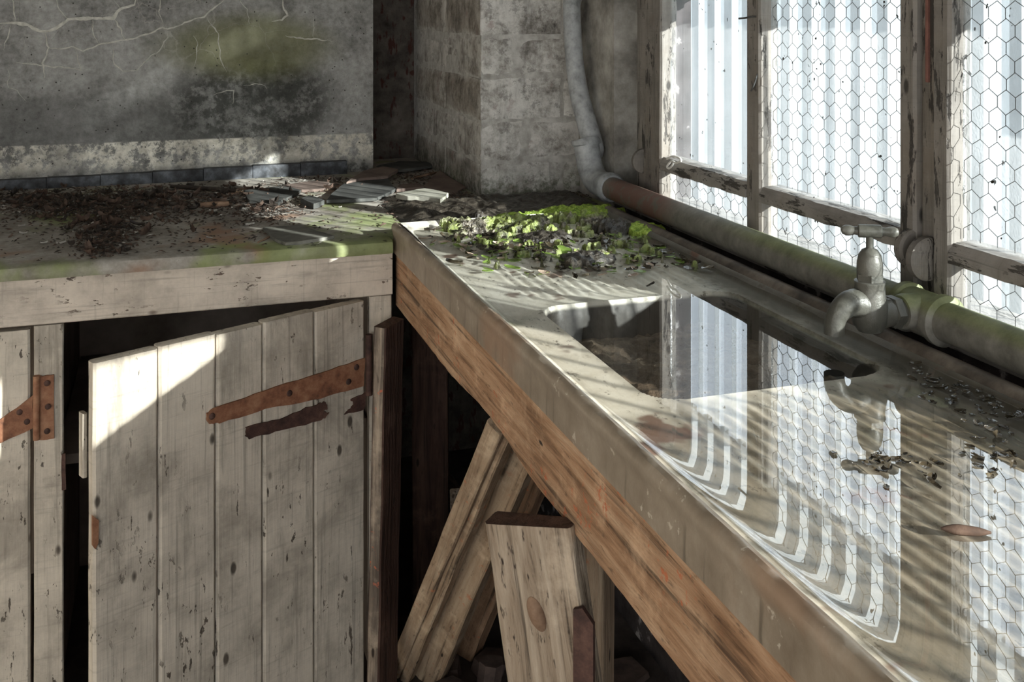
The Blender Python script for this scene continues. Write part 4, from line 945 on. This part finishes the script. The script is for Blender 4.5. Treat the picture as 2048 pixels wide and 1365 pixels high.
def clump(label, px, py, rx, ry, h, mat, z=.894, seed=0, nm='moss_clump', cat='moss'):
    c = PZ(px, py, z)
    def fn(x, y):
        r = math.hypot((x-c.x)/rx, (y-c.y)/ry)+.25*nz((x*40, y*40, 0), 1, seed)
        return -1 if r > 1 else h*math.sqrt(max(0, 1-r*r))*(1+.5*nz((x*70, y*70, 1), 1, seed)+.35*nz((x*160, y*160, 4), 1, seed))+.001
    o = obj(nm, mossgrid(c.x-rx*1.3, c.x+rx*1.3, c.y-ry*1.3, c.y+ry*1.3, z, fn, .0035), M[mat]); setp(o, label, cat)
mg = NT('bright_moss'); p_n = mg.coord((1, 1, 1), world=True); n1 = mg.noise(p_n, 90, 4, .7)
mg.bsdf(mg.ramp(n1, [(.35, (.10, .17, .02)), (.5, (.27, .38, .05)), (.7, (.48, .58, .13))]), .7, mg.bump(n1, 1, .008), .3); M['moss_b'] = mg.m
mud = NT('wet_mud'); p_n = mud.coord((1, 1, 1), world=True); n1 = mud.noise(p_n, 60, 5, .7)
mud.bsdf(mud.ramp(n1, [(.35, (.014, .011, .008)), (.55, (.05, .042, .032)), (.75, (.15, .13, .105))]), .35, mud.bump(n1, 1, .006), .5); M['mud'] = mud.m
clump('bright green moss cushion catching the sun at the end of the sink', 1150, 428, .12, .055, .013, 'moss_b', .893, 1)
clump('smaller bright moss tuft left of the sunny cushion', 1035, 436, .06, .03, .009, 'moss_b', .893, 2)
clump('green moss tuft at the wet edge under the pipe', 1290, 462, .045, .05, .012, 'moss_b', .892, 3)
clump('dark lump of wet mud beside the moss tuft', 1225, 462, .045, .04, .022, 'mud', .892, 4, 'mud_lump', 'mud')
clump('small dark mud lump near the end rim', 958, 440, .022, .025, .018, 'mud', .892, 5, 'mud_lump', 'mud')
clump('low mud patch with wet highlights mid drainer', 1090, 480, .06, .045, .013, 'mud', .891, 6, 'mud_lump', 'mud')
clump('mud patch edging the clear water', 1175, 520, .055, .04, .012, 'mud', .891, 7, 'mud_lump', 'mud')
def clump_dirt():
    def fn(x, y):
        e = min(x-.50, 1.02-x, y-2.20, 2.566-y)
        return -1 if e < 0 else .002+.012*smooth(0, .06, e)*(1+.8*nz((x*22, y*22, 0), 1)+.5*nz((x*70, y*70, 2), 1))
    return mossgrid(.50, 1.02, 2.20, 2.566, .870, fn, .006)
o = obj('dirt_bank', clump_dirt(), M['mud']); setp(o, 'bank of dark wet dirt between the sink end and the pier', 'dirt', kind='stuff')
WM = [leafmesh(100+i, .026+.005*(i % 3), .009+.002*(i % 2), .003+.002*(i % 3), M['wetleaf']) for i in range(5)]
GM = [leafmesh(120+i, .024+.005*(i % 3), .007, .002, M['greenflake']) for i in range(4)]
ZW = .8935
def scat2(name, meshes, n, zones, label, cat, group, smin, smax, tilt, seed, names=None):
    rr = random.Random(seed); k = 0; tries = 0
    while k < n and tries < 4000:
        tries += 1; zn = rr.choices(zones, [q[4] for q in zones])[0]; p = PZ(rr.gauss(zn[0], zn[2]), rr.gauss(zn[1], zn[3]), ZW)
        if not (.485 < p.x < .925 and .4 < p.y < 2.15): continue
        o = bpy.data.objects.new(name, rr.choice(meshes)); C.objects.link(o); s = rr.uniform(smin, smax)
        o.scale = (s, s*rr.uniform(.8, 1.3), s*.8); o.rotation_euler = (rr.gauss(0, tilt), rr.gauss(0, tilt), rr.uniform(0, 6.28)); p.z = ZW-.0005; o.location = p
        ph = ' '+names[zones.index(zn)] if names else ''; setp(o, label+ph, cat, group+ph); k += 1
scat2('wet_leaf', WM, 120, [(1000, 490, 70, 20, 2), (1130, 490, 90, 25, 3), (1350, 510, 60, 18, 1.3), (1200, 540, 70, 14, 1), (930, 470, 40, 12, 1)], 'dark wet leaf scrap', 'leaf', 'wet leaves', .4, 1.0, .22, 21, ['left of the mud on the far drainer', 'in the middle of the mossy drainer', 'by the wet edge under the pipe', 'where the moss meets clear water', 'close to the corner of the sink'])
scat2('algae_flake', GM, 110, [(980, 485, 70, 18, 2), (1120, 505, 90, 22, 3), (1280, 500, 70, 20, 1)], 'thin green algae flake', 'algae', 'algae flakes', .5, 1.1, .10, 22, ['on the left of the far drainer', 'in the middle of the far drainer', 'on the right of the far drainer'])
FM = [leafmesh(140+i, .024+.005*(i % 3), .008, .004, M['flake_p']) for i in range(3)]
scat2('pale_flake', FM, 60, [(950, 480, 60, 18, 2), (1080, 490, 90, 25, 2), (1200, 530, 70, 14, 1)], 'pale brown wet flake', 'flake', 'pale flakes', .3, .9, .15, 24, ['near the corner of the far drainer', 'amid the moss of the far drainer', 'at the edge of the clear water'])
scat2('floating_leaf', WM, 120, [(1760, 925, 45, 12, 2), (1900, 785, 30, 20, 2), (1985, 830, 40, 25, 3), (1850, 745, 30, 14, 1), (1990, 905, 40, 20, 1.2), (1840, 960, 40, 14, 1)], 'small dark floating leaf', 'leaf', 'floating leaves', .2, .55, .16, 23, ['in the raft below the tap handle reflection', 'along the back rim right of the tap', 'at the right edge by the back rim', 'just beyond the basin corner', 'at the right edge in open water', 'just in front of the leaf raft'])
p = PZ(1932, 1064, .8945); o = obj('floating_cone', tube([p+Vector((-.020*.9+.04*.9*k/8, .010-.02*k/8, .001)) for k in range(9)], [.001, .0030, .0042, .0046, .0044, .0040, .0036, .0025, .001], 12), M['leaf']); setp(o, 'brown seed pod floating near the right edge', 'seed pod')
bpy.context.view_layer.update()
